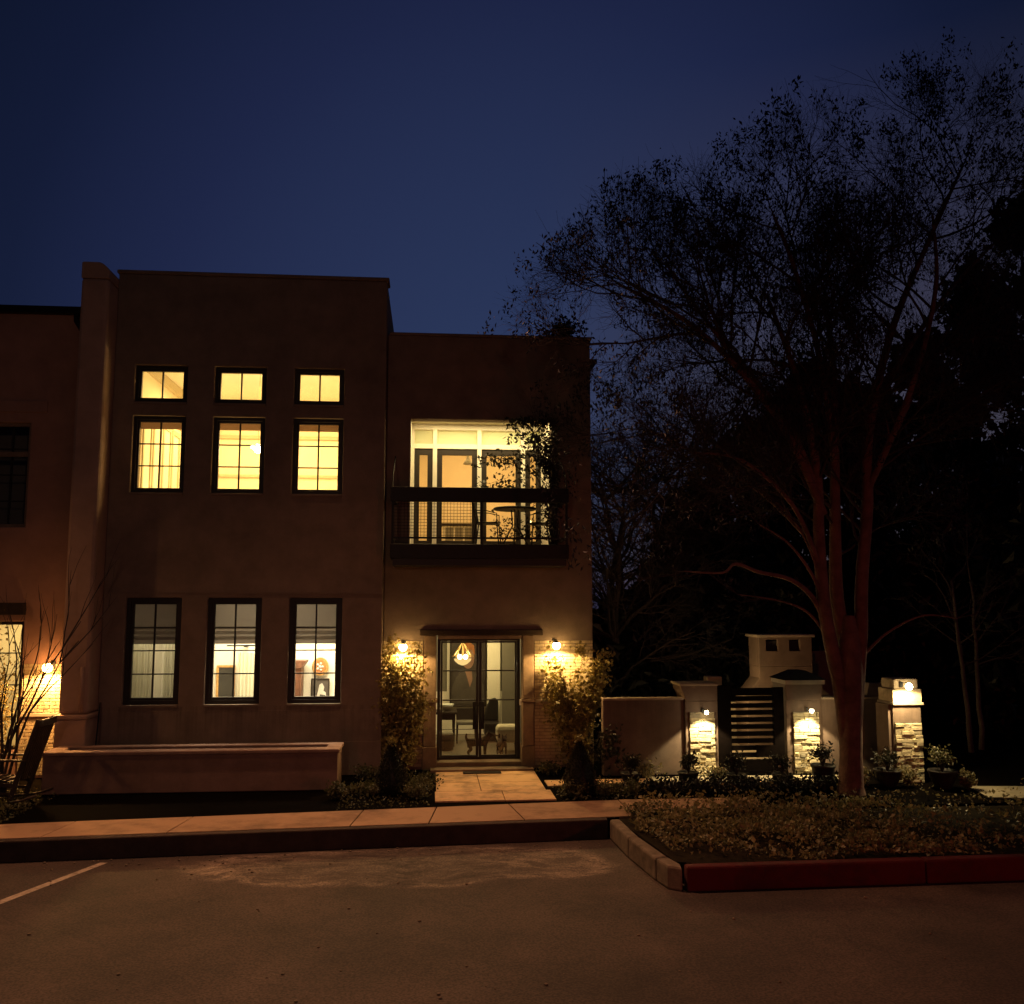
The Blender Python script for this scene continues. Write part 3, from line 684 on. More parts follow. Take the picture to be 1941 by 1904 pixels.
# sprig at left of the door frame
def shrub(name, label, x, y, z, w_, h, n, size, m, seed, cat='shrub', grp=None, flowers=0):
    rnd = random.Random(seed); t = thing(name, label, cat, (x, y, z), grp)
    st = MB(); lf = MB(); fl = MB(); tips = []
    for k in range(14):
        a = rnd.uniform(0, 6.28); r_ = rnd.uniform(.2, 1)*w_/2; hh = h*rnd.uniform(.5, 1)*(1-.35*(r_/(w_/2)))
        pts = [Vector((x, y, z)), Vector((x+r_*.35*math.cos(a), y+r_*.35*math.sin(a), z+hh*.5)), Vector((x+r_*math.cos(a), y+r_*math.sin(a), z+hh))]
        st.tube(pts, [.009, .006, .003], 4); tips += pts[1:]+[(pts[1]+pts[2])/2]
    for i in range(n):
        c = tips[rnd.randrange(len(tips))]; v = c+Vector((rnd.gauss(0, w_*.10), rnd.gauss(0, w_*.10), rnd.gauss(0, h*.12)))
        v.z = max(v.z, z+.01); lf.leaf(v, size*rnd.uniform(.6, 1.3), .6, rnd=rnd)
    st.build('stem', 'bark_dark', t); lf.build('foliage', m, t)
    if flowers:
        for i in range(flowers):
            c = tips[rnd.randrange(len(tips))]; fl.ball((c.x, c.y-.03, c.z+.02), .022, 5)
        fl.build('blossom', 'petal', t)
    return t
sd = 20
lowL = [(-1.45, 15.35, .5, 'low leafy shrub beside right end of the stucco planter'), (-.98, 15.7, .55, 'low leafy shrub just left of the left cone shrub'), (-.2, 15.35, .6, 'low leafy shrub between left cone shrub and front path'), (-.12, 16.3, .6, 'low leafy shrub by front path close to the door'), (-1.1, 16.9, .55, 'low shrub at foot of house wall right of planter'),
        (2.35, 15.2, .5, 'low leafy shrub right of front path beside the sidewalk'), (2.85, 15.25, .5, 'low shrub right of the right cone shrub'), (3.3, 15.3, .45, 'low shrub in bed before left end of garden wall'), (2.25, 17.2, .5, 'low shrub at foot of brick panel right of door')]
for (x, y, w_, lb) in lowL:
    sd += 1; shrub('low_shrub', lb, x, y, 0, w_, .26, 420, .055, 'leaf_green', sd, grp='low shrubs in the front beds')
shrub('side_shrub', 'feathery shrub reaching right from the brick corner over garden wall', 3.25, 17.1, 0, .9, 1.15, 500, .09, 'leaf_dark', 77)
shrub('roof_shrub', 'dark rounded shrub growing above right corner of the flat roof', 2.6, 18.7, 8.3, 1.0, .75, 1500, .09, 'leaf_black', 78)

# clipped cone shrubs
def cone(x, y, h, r, label, seed):
    rnd = random.Random(seed); t = thing('cone_shrub', label, 'shrub', (x, y, 0), 'cone shrubs flanking the path')
    pf = lambda f: r*(.90 if f < .08 else 1.0-.10*(f-.2) if f < .25 else (1-((f-.25)/.78)**1.25)*.995)
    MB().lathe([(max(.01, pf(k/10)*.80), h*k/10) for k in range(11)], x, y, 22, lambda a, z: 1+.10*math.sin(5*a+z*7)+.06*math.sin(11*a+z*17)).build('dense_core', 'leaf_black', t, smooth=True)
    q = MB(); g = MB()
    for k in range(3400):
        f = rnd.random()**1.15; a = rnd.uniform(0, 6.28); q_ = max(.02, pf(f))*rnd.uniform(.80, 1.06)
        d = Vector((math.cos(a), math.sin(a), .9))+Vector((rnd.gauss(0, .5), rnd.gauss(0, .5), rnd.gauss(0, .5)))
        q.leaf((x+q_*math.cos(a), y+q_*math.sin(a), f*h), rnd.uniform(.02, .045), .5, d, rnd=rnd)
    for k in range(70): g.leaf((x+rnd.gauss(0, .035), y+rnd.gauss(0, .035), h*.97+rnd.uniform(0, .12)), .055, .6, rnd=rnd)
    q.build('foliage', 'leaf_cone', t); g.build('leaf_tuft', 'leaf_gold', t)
    MB().tube([(x, y, 0), (x, y, h*.7)], [.03, .012], 6).build('stem', 'bark_dark', t)
    return t
cone(-.62, 15.75, .80, .25, 'dark clipped cone shrub left of the front path', 1)
cone(2.47, 15.45, .84, .27, 'dark clipped cone shrub right of the front path', 2)

# ------------------------------------------------------------------ entrance
b = MB(); b.box(-.20, 2.16, YE-.075, YE-.002, 2.50, 2.61); b.build('lintel', 'beam_wood', house, bevel=.012)
for (a, c) in ((-.135, .14), (1.75, 2.0)):
    q = MB(); q.box(a, c, YE-.07, YE+.35, .0, .42); q.box(a+.02, c-.02, YE-.055, YE+.35, .422, 1.235); q.box(a, c, YE-.07, YE+.35, 1.237, 1.30); q.box(a+.02, c-.02, YE-.055, YE+.35, 1.302, 2.497)
    q.build('door_jamb', 'limestone', house, bevel=.012)
MB().box(.141, 1.749, YE-.04, YE+.35, 2.43, 2.498).build('door_header', 'limestone', house, bevel=.008)
MB().box(.141, 1.749, YE-.02, YD+.12, .05, .13).build('door_sill', 'limestone', house, bevel=.01)
f = MB(); f.wall(.142, 1.748, .131, 2.428, YD, YD+.07, [(.20, 1.69, .17, 2.385)]); f.build('door_frame', 'dark_frame', house, bevel=.005)
for k, (a, c) in enumerate(((.205, .942), (.948, 1.685))):
    q = MB(); sti = .05
    q.wall(a, c, .175, 2.38, YD+.005, YD+.05, [(a+(.035 if k == 0 else sti), c-(sti if k == 0 else .035), .21, 2.345)])
    for z in (1.25, 1.81): q.box(a+.04, c-.04, YD+.012, YD+.043, z-.013, z+.013)
    if k == 0: q.box(a+.04, c-.04, YD+.012, YD+.043, .69, .70)
    d = q.build('door', 'dark_frame', house, bevel=.004)
    MB().box(a+.03, c-.03, YD+.025, YD+.031, .2, 2.35).build('pane', 'door_glass', d)
    hx = (c-.055) if k == 0 else (a+.055)
    h = MB(); h.box(hx-.058, hx+.050, YD-.035, YD-.001, .70, 1.22); h.tube([(hx, YD-.036, .8), (hx, YD-.075, .84), (hx, YD-.075, 1.08), (hx, YD-.036, 1.12)], .012, 8)
    h.build('handle', 'iron', d, bevel=.008)
# doorbell
tag(MB().box(1.703, 1.742, YE-.056, YE-.041, 1.18, 1.29).build('doorbell', 'white_trim', bevel=.005), 'small pale doorbell on right jamb of front door', 'doorbell')
tag(MB().box(.62, 1.32, 17.30, 17.52, .013, .03).build('door_mat', 'mat_rubber', bevel=.006), 'dark door mat before the glass double door', 'door mat')
# brick side panels (individual courses modelled, one mesh per panel)
def bricks(x0, x1, z0, z1, y, name, m, parent, bw=.2, bh=.062, seed=1):
    rnd = random.Random(seed); q = MB(); z = z0; r = 0
    while z < z1-.02:
        x = x0-(bw/2 if r % 2 else 0)
        while x < x1:
            a, c = max(x0, x), min(x1, x+bw-.010); d = rnd.uniform(0, .008)
            if c-a > .02: q.box(a, c, y-.02-d, y-.001, z, min(z1, z+bh-.010))
            x += bw
        z += bh; r += 1
    return q.build(name, m, parent, bevel=.004)
bricks(-.89, -.137, .06, 1.22, YE, 'brick_panel', 'brick_paint', house, seed=1)
bricks(-.89, -.137, 1.29, 2.40, YE, 'brick_panel', 'brick_paint', house, seed=2)
bricks(2.002, 3.13, .06, 1.22, YE, 'brick_panel', 'brick_paint', house, seed=3)
bricks(2.002, 3.13, 1.29, 2.40, YE, 'brick_panel', 'brick_paint', house, seed=4)
for a_, c_ in ((-.89, -.137), (2.002, 3.13)): MB().box(a_, c_, YE-.06, YE-.002, 1.222, 1.285).build('panel_ledge', 'cap_stone', house, bevel=.01)
MB().box(-.36, -.15, YE-.075, YE-.025, .74, .99).build('meter_box', 'trim_shade', house, bevel=.01)

def sconce(name, label, x, y, z, cat, grp, power, col, cone_=150, bulb='bulb_warm', out=.10, blend=.25, br=.045, tilt=0, soft=.04, hs=1.0):
    t = thing(name, label, cat, (x, y, z), grp)
    MB().box(x-.04*hs, x+.04*hs, y-.02, y-.001, z-.02, z+.12*hs).build('backplate', 'iron', t, bevel=.004)
    MB().tube([(x, y-.02, z+.08*hs), (x, y-out*.6, z+.115*hs), (x, y-out, z+.10*hs)], .010*hs, 8).build('arm', 'iron', t)
    MB().lathe([(.018*hs, z+.105*hs), (.03*hs, z+.095*hs), (.055*hs, z+.06*hs), (.072*hs, z+.03*hs), (.070*hs, z+.028*hs), (.05*hs, z+.055*hs)], x, y-out, 20).build('lamp_shade', 'iron', t, smooth=True)
    b_ = MB().ball((x, y-out, z+.012), br, 8).build('bulb', bulb, t, smooth=True); b_.visible_shadow = True
    light('SPOT', 'lamp_light', (x, y-out, z-.045-br*.3), power, col, t, soft, (R(tilt), 0, 0), cone_, blend)
    return t
G1 = 'wall lamps beside the front door'
sconce('wall_lamp', 'lit wall lamp above left climber beside the door', -.51, YE-.03, 2.28, 'lamp', G1, 210, (1, .62, .22), 168, 'bulb_warm', out=.26, br=.075)
sconce('wall_lamp', 'lit wall lamp above right climber near house corner', 2.39, YE-.03, 2.30, 'lamp', G1, 210, (1, .62, .22), 168, 'bulb_warm', out=.26, br=.075)

# foyer ------------------------------------------------------
x0, x1, z0, z1 = rect(923, 1195, 948, 1379, 21.6)
MB().box(x0, x1, 21.5, 21.6, .06, 3.29).build('lit_wall_strip', 'lit_wall_paint', house, bevel=.01)  # stands for a lit stretch of wall, brightened through its colour
MB().box(x1+.001, 2.8, 20.9, 21.0, .06, 3.29).build('interior_partition', 'interior_grey', house)
MB().box(-.84, 2.8, 22.26, 22.299, .06, 1.05).build('wainscot', 'interior_white', house)
x_, z_ = at(851, 1260, 22)
MB().box(x_-.04, x_+.04, 22.2, 22.255, .06, 3.29).build('door_casing', 'interior_white', house)
def por(t, x0, x1, z0, z1, y):
    w_, h_ = x1-x0, z1-z0; P = lambda u, v: (x0+u*w_, z0+v*h_)
    MB().xprism([P(.03, .04), P(.97, .04), P(.93, .30), P(.80, .44), P(.60, .50), P(.40, .50), P(.18, .42), P(.07, .28)], y-.003, y-.001).build('painted_coat', 'paint_coat', t)
    MB().xprism([P(.42, .50), P(.60, .50), P(.62, .38), P(.55, .27), P(.50, .36)], y-.006, y-.004).build('painted_collar', 'paint_skin', t)
    n = 18; MB().xprism([P(.5+.17*math.cos(k*6.283/n), .68+.15*math.sin(k*6.283/n)) for k in range(n)], y-.009, y-.007).build('painted_face', 'paint_skin', t)
    MB().xprism([P(.32, .72), P(.34, .86), P(.5, .92), P(.66, .86), P(.68, .72), P(.6, .80), P(.42, .80)], y-.012, y-.010).build('painted_hair', 'paint_orange', t)
picture('large_portrait', 'large dark portrait painting on foyer wall behind the chandelier', (852, 1205, 922, 1340), 22.15, .04, 'dark_wood', 'canvas_portrait', por)
x, z = at(877, 1250, 20.3)
ch = thing('chandelier', 'lit glass chandelier behind left leaf of the front door', 'chandelier', (x, 20.3, z))
MB().tube([(x, 20.3, z+.3), (x, 20.3, 3.3)], .008, 6).build('chain', 'brass', ch)
for k in range(8):
    a = k*math.pi/4; q = MB(); q.tube([(x+.02*math.cos(a), 20.3+.02*math.sin(a), z+.34), (x+.10*math.cos(a), 20.3+.10*math.sin(a), z+.22), (x+.19*math.cos(a), 20.3+.19*math.sin(a), z+.08), (x+.235*math.cos(a), 20.3+.235*math.sin(a), z+.05)], [.006, .018, .018, .008], 6); q.build('arm', 'brass', ch, smooth=True)
MB().lathe([(.03, z-.13), (.10, z-.10), (.17, z-.04), (.19, z+.01), (.17, z-.01), (.09, z-.06)], x, 20.3, 20).build('glass_bowl', 'chandelier_glow', ch, smooth=True)
q = MB()
for k in range(4): q.ball((x+.085*math.cos(k*1.57+.78), 20.3+.085*math.sin(k*1.57+.78), z+.05), .045, 7)
q.build('bulb', 'bulb_white', ch, smooth=True)
light('POINT', 'lamp_light', (x, 20.1, z-.25), 9, (1, .8, .5), ch, .1)
# console table + bowl
FZ = .05
def P3(px, py, Y): a = at(px, py, Y); return a
x0, z0 = at(826, 1362, 20.6); x1, _ = at(866, 1362, 20.6)
tt = thing('hall_table', 'dark wooden table with tapered legs at left of the foyer', 'table', ((x0+x1)/2, 20.6, FZ))
MB().box(x0, x1, 20.3, 20.9, .74, .79).build('table_top', 'dark_wood', tt, bevel=.006)
MB().box(x0+.04, x1-.04, 20.34, 20.86, .62, .739).build('apron', 'dark_wood', tt)
for (a, c) in ((x0+.07, 20.37), (x1-.07, 20.37), (x0+.07, 20.83), (x1-.07, 20.83)): MB().tube([(a, c, .62), (a, c, FZ)], [.03, .015], 6).build('leg', 'dark_wood', tt)
x, _ = at(846, 1350, 20.6)
tag(MB().lathe([(.03, .792), (.05, .80), (.14, .87), (.17, .93), (.165, .93), (.12, .87), (.03, .81)], x, 20.6, 20).build('bowl', 'ceramic', smooth=True), 'pale bowl on the hall table in the foyer', 'bowl')
x0, x1, z0, z1 = rect(835, 1383, 856, 1412, 19.9)
bs = thing('basket_stool', 'dark drum-shaped stool in front of the hall table', 'stool', ((x0+x1)/2, 19.95, FZ))
MB().lathe([(.15, FZ), (.17, .2), (.17, .34), (.15, .36)], (x0+x1)/2, 19.95, 20).build('body', 'dark_wood', bs, smooth=True); MB().lathe([(.155, .361), (.165, .38), (.15, .41)], (x0+x1)/2, 19.95, 20).build('cushion', 'interior_grey', bs)
# second chair/table silhouettes
x, _ = at(884, 1370, 21.0)
t = thing('side_chair', 'dark low-backed wooden chair behind left door leaf in foyer', 'chair', (x, 21, FZ))
MB().box(x-.22, x+.22, 20.8, 21.2, .45, .52).build('seat', 'interior_grey', t, bevel=.015)
for a in (-.2, .2):
    for c in (20.83, 21.17): MB().tube([(x+a, c, .45), (x+a*1.05, c, FZ)], [.02, .013], 6).build('leg', 'dark_wood', t)
MB().box(x-.22, x+.22, 21.18, 21.22, .52, .78).build('backrest', 'dark_wood', t, bevel=.01)
x0, x1, z0, z1 = rect(917, 1333, 945, 1381, 21.2)
t = thing('armchair', 'black leather armchair in front of the white wall strip', 'armchair', ((x0+x1)/2, 21.2, FZ))
MB().box(x0, x1, 20.9, 21.4, .2, .48).build('seat', 'leather', t, bevel=.03)
MB().xprism([(x0, .481), (x1, .481), (x1, .92), (x1-.06, .99), (x0+.14, .95), (x0+.05, .75)], 21.3, 21.42).build('backrest', 'leather', t, bevel=.03)
for a in (x0+.05, x1-.05): MB().tube([(a, 20.95, .2), (a, 20.95, FZ)], .018, 6).build('leg', 'dark_wood', t); MB().tube([(a, 21.35, .2), (a, 21.35, FZ)], .018, 6).build('leg', 'dark_wood', t)
# ottoman
x0, x1, z0, z1 = rect(941, 1384, 985, 1412, 19.5)
t = thing('ottoman', 'cream upholstered ottoman on wooden legs behind right door leaf', 'ottoman', ((x0+x1)/2, 19.6, FZ))
MB().box(x0, x1, 19.4, 19.85, .25, .60).build('cushion', 'ottoman_fabric', t, bevel=.08)
for (a, c) in ((x0+.06, 19.46), (x1-.06, 19.46), (x0+.06, 19.8), (x1-.06, 19.8)): MB().tube([(a, c, .28), (a, c, FZ)], [.028, .018], 6).build('leg', 'dark_wood', t)

# dogs -------------------------------------------------------
def dog(label, loc, rz, m, scale=1.0, turn=0.0):
    V = []; E = []
    def ch(pts, root=None):
        prev = root
        for (p, r) in pts:
            V.append((p, r)); i = len(V)-1
            if prev is not None: E.append((prev, i))
            prev = i
        return prev
    # +x is the head end
    ch([((-.20, 0, .30), (.070, .075))])                                   # 0 pelvis
    ch([((-.06, 0, .305), (.085, .085)), ((.07, 0, .305), (.092, .095)), ((.15, 0, .325), (.085, .090))], 0)   # 1,2,3 chest
    ch([((.205, 0, .40), (.060, .062)), ((.245, .0, .465), (.060, .060)), ((.305, .01*turn, .46), (.046, .044)), ((.395, .02*turn, .435), (.026, .024)), ((.425, .02*turn, .432), (.018, .018))], 3)
    head = 5
    for s_ in (-1, 1):
        ch([((.23, s_*.045, .51), (.022, .014)), ((.235, s_*.055, .55), (.012, .008))], head)
        ch([((.155, s_*.062, .23), (.034, .034)), ((.15, s_*.064, .12), (.020, .021)), ((.152, s_*.064, .03), (.018, .018)), ((.185, s_*.064, .016), (.020, .015))], 3)
        ch([((-.19, s_*.062, .23), (.045, .040)), ((-.155, s_*.066, .155), (.030, .026)), ((-.225, s_*.066, .095), (.018, .018)), ((-.205, s_*.066, .028), (.017, .017)), ((-.175, s_*.066, .015), (.020, .014))], 0)
    ch([((-.26, 0, .37), (.028, .028)), ((-.275, 0, .44), (.026, .026)), ((-.255, 0, .50), (.018, .018))], 0)
    me = bpy.data.meshes.new('dog'); me.from_pydata([v[0] for v in V], E, []); me.materials.append(M[m])
    o = bpy.data.objects.new('dog', me); C.objects.link(o)
    s = o.modifiers.new('skin', 'SKIN'); s.use_smooth_shade = True
    for i, v in enumerate(V): me.skin_vertices[0].data[i].radius = v[1]
    me.skin_vertices[0].data[0].use_root = True
    sb_ = o.modifiers.new('sub', 'SUBSURF'); sb_.levels = 2; sb_.render_levels = 2
    o.location = loc; o.rotation_euler = (0, 0, rz); o.scale = (scale,)*3
    e = MB(); ORG[o.name] = Vector((0, 0, 0))
    e.ball((.315, .040, .475), .009, 6); e.ball((.315, -.040, .475), .009, 6); e.build('eyes', 'leather', o)
    n_ = MB(); n_.ball((.437, .02*turn, .435), .014, 6); n_.build('nose', 'leather', o)
    return tag(o, label, 'dog', 'dogs waiting behind the front door')
a, _ = at(906, 1430, 19.1)
dog('shaggy dark dog standing sideways behind middle of the glass door', (a, 19.05, FZ), R(8), 'dog_fur', .92)
a, _ = at(952, 1430, 19.0)
dog('reddish dark dog facing the door in front of the ottoman', (a, 19.1, FZ), R(-80), 'dog_fur_dark', .82)

# ------------------------------------------------------------------ party wall, neighbour
pw = thing('party_wall', 'tall pale stucco party wall with rounded top between the two houses', 'wall', (-6.2, 17, 0))
q = MB(); q.box(-6.45, -5.955, 17.0, 25, 1.18, 9.05); q.build('upper_wall', 'stucco_party', pw, bevel=.06)
pr = [(-6.45, 9.051), (-5.955, 9.051), (-5.955, 9.20), (-6.0, 9.27), (-6.07, 9.33), (-6.14, 9.36), (-6.43, 9.36), (-6.45, 9.34)]
MB().xprism(pr, 17.0, 25).build('rounded_cap', 'stucco_party', pw, bevel=.03)
MB().box(-6.47, -5.94, 16.93, 25, 0, 1.10).build('base', 'stucco_party', pw, bevel=.02)
MB().box(-6.49, -5.92, 16.91, 25, 1.10, 1.179).build('ledge', 'stucco_party', pw, bevel=.02)
# small pipe with lit end
pipe = MB(); pipe.tube([(-6.05, 16.95, 2.0), (-6.05, 16.95, 1.22)], .035, 10); tag(pipe.build('wall_pipe', 'stucco_party', smooth=True), 'short pale pipe running down front of the party wall', 'pipe')
pl_ = MB(); pl_.tube([(-5.86, 17.35, 1.35), (-5.85, 17.2, .6), (-5.85, 17.15, .02)], .014, 6); tag(pl_.build('conduit', 'gutter'), 'thin dark conduit at foot of the party wall', 'conduit')

NB = thing('neighbouring_house', 'reddish stucco house with black gutter at left edge of photo', 'house', (-9.5, 17.5, 0))
YN = 17.62
w = MB(); w.wall(-13, -6.47, 0, 8.62, YN, YN+.3, [(-8.7, -7.44, 4.5, 6.45), (-8.9, -7.36, .5, 2.78)]); w.build('wall', 'stucco_neighbour', NB, bevel=.02)
MB().box(-13, -6.47, YN+.31, 25, 8.4, 8.55).build('roof', 'roof_felt', NB)
g = MB(); g.box(-13, -6.50, YN-.13, YN-.002, 8.52, 8.66); g.build('gutter', 'gutter', NB, bevel=.01)
MB().tube([(-6.70, YN-.08, 8.52), (-6.70, YN-.08, 8.40), (-6.56, YN-.06, 8.15), (-6.56, YN-.06, .03)], .05, 10).build('downspout', 'gutter', NB, smooth=True)
def nwin(x0, x1, z0, z1, cols, rows, tz=None, lit=False):
    f = MB(); f.wall(x0, x1, z0, z1, YN+.08, YN+.15, [(x0+.06, x1-.06, z0+.06, (tz or z1)-(.03 if tz else .06))]+([(x0+.06, x1-.06, tz+.06, z1-.06)] if tz else []))
    wn = f.build('window', 'limestone' if not lit else 'dark_frame', NB, bevel=.004)
    m = MB()
    for i in range(1, cols): c = x0+.06+(x1-x0-.12)*i/cols; m.box(c-.012, c+.012, YN+.09, YN+.14, z0+.06, z1-.06)
    for i in range(1, rows): c = z0+(z1-z0)*i/rows; m.box(x0+.06, x1-.06, YN+.092, YN+.138, c-.01, c+.01)
    m.build('muntin', 'dark_frame', wn); MB().box(x0+.05, x1-.05, YN+.113, YN+.118, z0+.05, z1-.05).build('pane', 'window_glass', wn)
nwin(-8.7, -7.44, 4.5, 6.45, 4, 4, 5.85); nwin(-8.9, -7.36, .5, 2.78, 3, 4, lit=True)
MB().box(-9, -7.15, YN-.04, YN-.001, 6.64, 6.86).build('lintel', 'stucco_neighbour', NB, bevel=.01)
MB().box(-9.2, -7.33, YN-.10, YN-.001, 2.90, 3.12).build('lintel', 'beam_wood', NB, bevel=.01)
q = MB(); q.box(-9.6, -7.0, YN+2.6, YN+2.62, .2, 3.0); q.box(-7.02, -7.0, YN+.31, YN+2.6, .2, 3.0); q.box(-9.6, -7.0, YN+.31, YN+2.6, 3.0, 3.02); q.box(-9.6, -7.0, YN+.31, YN+2.6, .18, .2); q.build('interior_wall', 'interior_cream', NB)
q = MB(); q.box(-9.2, -7.0, YN+1.5, YN+1.52, 4.2, 7.0); q.build('interior_wall', 'interior_grey', NB)
light('AREA', 'room_light', (-8.3, YN+1.4, 2.95), 55, (1, .72, .3), NB, sx=1.4, sy=1.4)
bricks(-7.32, -6.62, .06, 1.06, YN, 'brick_panel', 'brick_paint', NB, seed=7)
bricks(-7.32, -6.62, 1.16, 2.04, YN, 'brick_panel', 'brick_paint', NB, seed=8)
MB().box(-7.34, -6.61, YN-.05, YN-.002, 1.08, 1.15).build('panel_ledge', 'cap_stone', NB, bevel=.01)
sconce('porch_lamp', 'very bright orange wall lamp on neighbouring brick panel', -6.80, YN-.025, 1.95, 'lamp', None, 420, (1, .50, .15), 172, 'bulb_orange', out=.24, br=.085, soft=.07)
# hanging greenery in the neighbour's lit window
shrub('window_plant', 'leafy plant in front of the neighbour lit window at left edge', -7.65, 17.35, 0, .75, 2.6, 1300, .07, 'leaf_gold', 91, 'plant')

# ------------------------------------------------------------------ planter
pt = thing('stucco_planter', 'long low reddish stucco planter in front of lower windows', 'planter', (-3.9, 16.5, 0))
q = MB(); q.box(-6.30, -1.53, 16.08, 16.26, 0, .61); q.box(-6.30, -6.12, 16.262, 16.66, 0, .61); q.box(-1.69, -1.53, 16.262, 16.66, 0, .61); q.box(-6.30, -1.53, 16.662, 16.82, 0, .61)
q.build('side_wall', 'stucco_planter', pt, bevel=.015)
q = MB(); q.box(-6.32, -1.50, 16.05, 16.32, .612, .675); q.box(-6.32, -6.07, 16.322, 16.64, .612, .675); q.box(-1.75, -1.50, 16.322, 16.64, .612, .675); q.box(-6.32, -1.50, 16.642, 16.85, .612, .675)
q.build('coping', 'stucco_planter', pt, bevel=.015)
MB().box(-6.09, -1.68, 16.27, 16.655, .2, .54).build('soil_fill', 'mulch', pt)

# ------------------------------------------------------------------ rocking chair and bare shrub at left
rc = thing('rocking_chair', 'dark slatted wooden rocking chair beside left end of planter', 'chair', (-6.6, 15.6, 0))
# seen from its side: it faces left; back leans to the right
for y in (15.35, 15.95):
    MB().tube([(-7.35, y, .10), (-7.0, y, .035), (-6.6, y, .02), (-6.2, y, .05), (-5.95, y, .13)], .022, 6).build('rocker', 'chair_wood', rc, smooth=True)
    MB().beam((-6.35, y, .06), (-5.98, y, 1.28), .05, .07).build('back_post', 'chair_wood', rc, bevel=.008)
    MB().beam((-7.1, y, .05), (-7.05, y, .66), .045, .05).build('leg', 'chair_wood', rc, bevel=.006)
    MB().beam((-7.15, y, .69), (-6.16, y, .66), .10, .03).build('armrest', 'chair_wood', rc, bevel=.008)
    MB().beam((-7.07, y, .36), (-6.27, y, .28), .03, .07).build('side_rail', 'chair_wood', rc, bevel=.006)
    MB().beam((-7.09, y, .18), (-6.31, y, .16), .025, .035).build('stretcher', 'chair_wood', rc)
for k in range(8):
    x = -7.08+k*.10; MB().beam((x, 15.38, .41-k*.011), (x, 15.92, .41-k*.011), .075, .02).build('seat_slat', 'chair_wood', rc, bevel=.004)
for k in range(7):
    y = 15.42+k*.08; MB().beam((-6.24, y, .36), (-5.985, y, 1.18), .05, .014, (0, 1, 0)).build('back_slat', 'chair_wood', rc)
MB().beam((-5.97, 15.30, 1.22), (-5.97, 16.0, 1.22), .035, .10).build('top_rail', 'chair_wood', rc, bevel=.01)

rc.location.x -= .12
def bare_shrub(rnd=random.Random(12)):
    t = thing('bare_shrub', 'leafless upright shrub in front of neighbouring brick panel', 'shrub', (-6.85, 15.9, 0))
    q = MB()
    def br(p, d, L_, r_, dep):
        pts = [p]; n = 6
        for i in range(n):
            d = (d+Vector((rnd.gauss(0, .10), rnd.gauss(0, .07), rnd.gauss(.02, .05)))).normalized(); pts.append(pts[-1]+d*L_/n)
        q.tube(pts, [r_*(1-.75*i/n) for i in range(n+1)], 5)
        if dep:
            for k in range(3):
                i = rnd.randint(2, n-1); br(pts[i], (d+Vector((rnd.gauss(0, .28), rnd.gauss(0, .2), .3))).normalized(), L_*rnd.uniform(.4, .6), r_*.5, dep-1)
    for k in range(5):
        br(Vector((-6.95+rnd.uniform(-.2, .15), 15.9, 0)), Vector((rnd.uniform(-.2, .16), rnd.uniform(-.1, .1), 1)).normalized(), rnd.uniform(2.0, 3.2), .028, 2)
    q.build('branches', 'bark_dark', t)
bare_shrub()
shrub('ground_shrub', 'low leafy clump beneath the rocking chair by the sidewalk', -6.5, 14.75, 0, .9, .22, 700, .05, 'leaf_green', 95)

# ------------------------------------------------------------------ garden wall, pillars, gate
gwl = thing('garden_wall', 'low tan stucco garden wall running right from the house', 'wall', (6.0, 17, 0))
q = MB(); q.box(3.15, 4.655, 16.95, 17.15, 0, 1.345); q.box(7.225, 8.6, 16.95, 17.15, 0, 1.33); q.build('wall_face', 'stucco_garden', gwl, bevel=.01)
q = MB(); q.box(3.15, 4.65, 16.92, 17.18, 1.346, 1.385); q.box(7.23, 8.6, 16.92, 17.18, 1.331, 1.37); q.build('coping', 'cap_stone', gwl, bevel=.008)
def ledgestone(x0, x1, z0, z1, y, parent, seed, arch=False):
    rnd = random.Random(seed); q = MB(); z = z0
    while z < z1-.015:
        h = rnd.choice((.035, .045, .055, .07)); x = x0
        while x < x1-.01:
            w_ = rnd.uniform(.09, .26); c = min(x1, x+w_)
            if x1-c < .05: c = x1
            d = rnd.uniform(.01, .05); q.k = rnd.choice((0, 0, 1, 1, 2))
            b_ = len(q.v); q.box(x+.003, c-.003, y-d, y+.01, z+.003, min(z1, z+h)-.003)
            for i in range(b_, len(q.v)): v = q.v[i]; q.v[i] = (v[0]+rnd.uniform(-.004, .004), v[1]+rnd.uniform(-.006, .006), v[2]+rnd.uniform(-.007, .007))
            x = c
        z += h
    return q.build('stone_facing', ['stone_a', 'stone_b', 'stone_c'], parent, bevel=.006)
def pillar(x0, x1, y, h, sx0, sx1, sz, label, seed, cap, dy=0):
    t = thing('gate_pillar', label, 'pillar', ((x0+x1)/2, y+.25, 0), 'stone faced gate pillars')
    MB().box(x0, x1, y, y+.5, 0, h-.30).build('shaft', 'stucco_garden', t, bevel=.012)
    MB().box(sx0, sx1, y-.012, y-.001, 0, sz).build('mortar_bed', 'mortar', t)
    ledgestone(sx0, sx1, 0, sz, y-.013, t, seed)
    cap(t); t.location.y += dy
    return t
def cap1(t):
    MB().xprism([(4.68, 1.33), (5.27, 1.33), (5.27, 1.60), (4.585, 1.60), (4.60, 1.52), (4.64, 1.45)], 16.50, 17.12).build('cap', 'stucco_garden', t, bevel=.01)
    MB().box(4.555, 5.28, 16.46, 17.15, 1.601, 1.645).build('cap_slab', 'cap_stone', t, bevel=.008)
pillar(4.66, 5.27, 16.5, 1.63, 4.73, 5.20, 1.13, 'stone faced gate pillar left of the slatted gate', 31, cap1, .38)
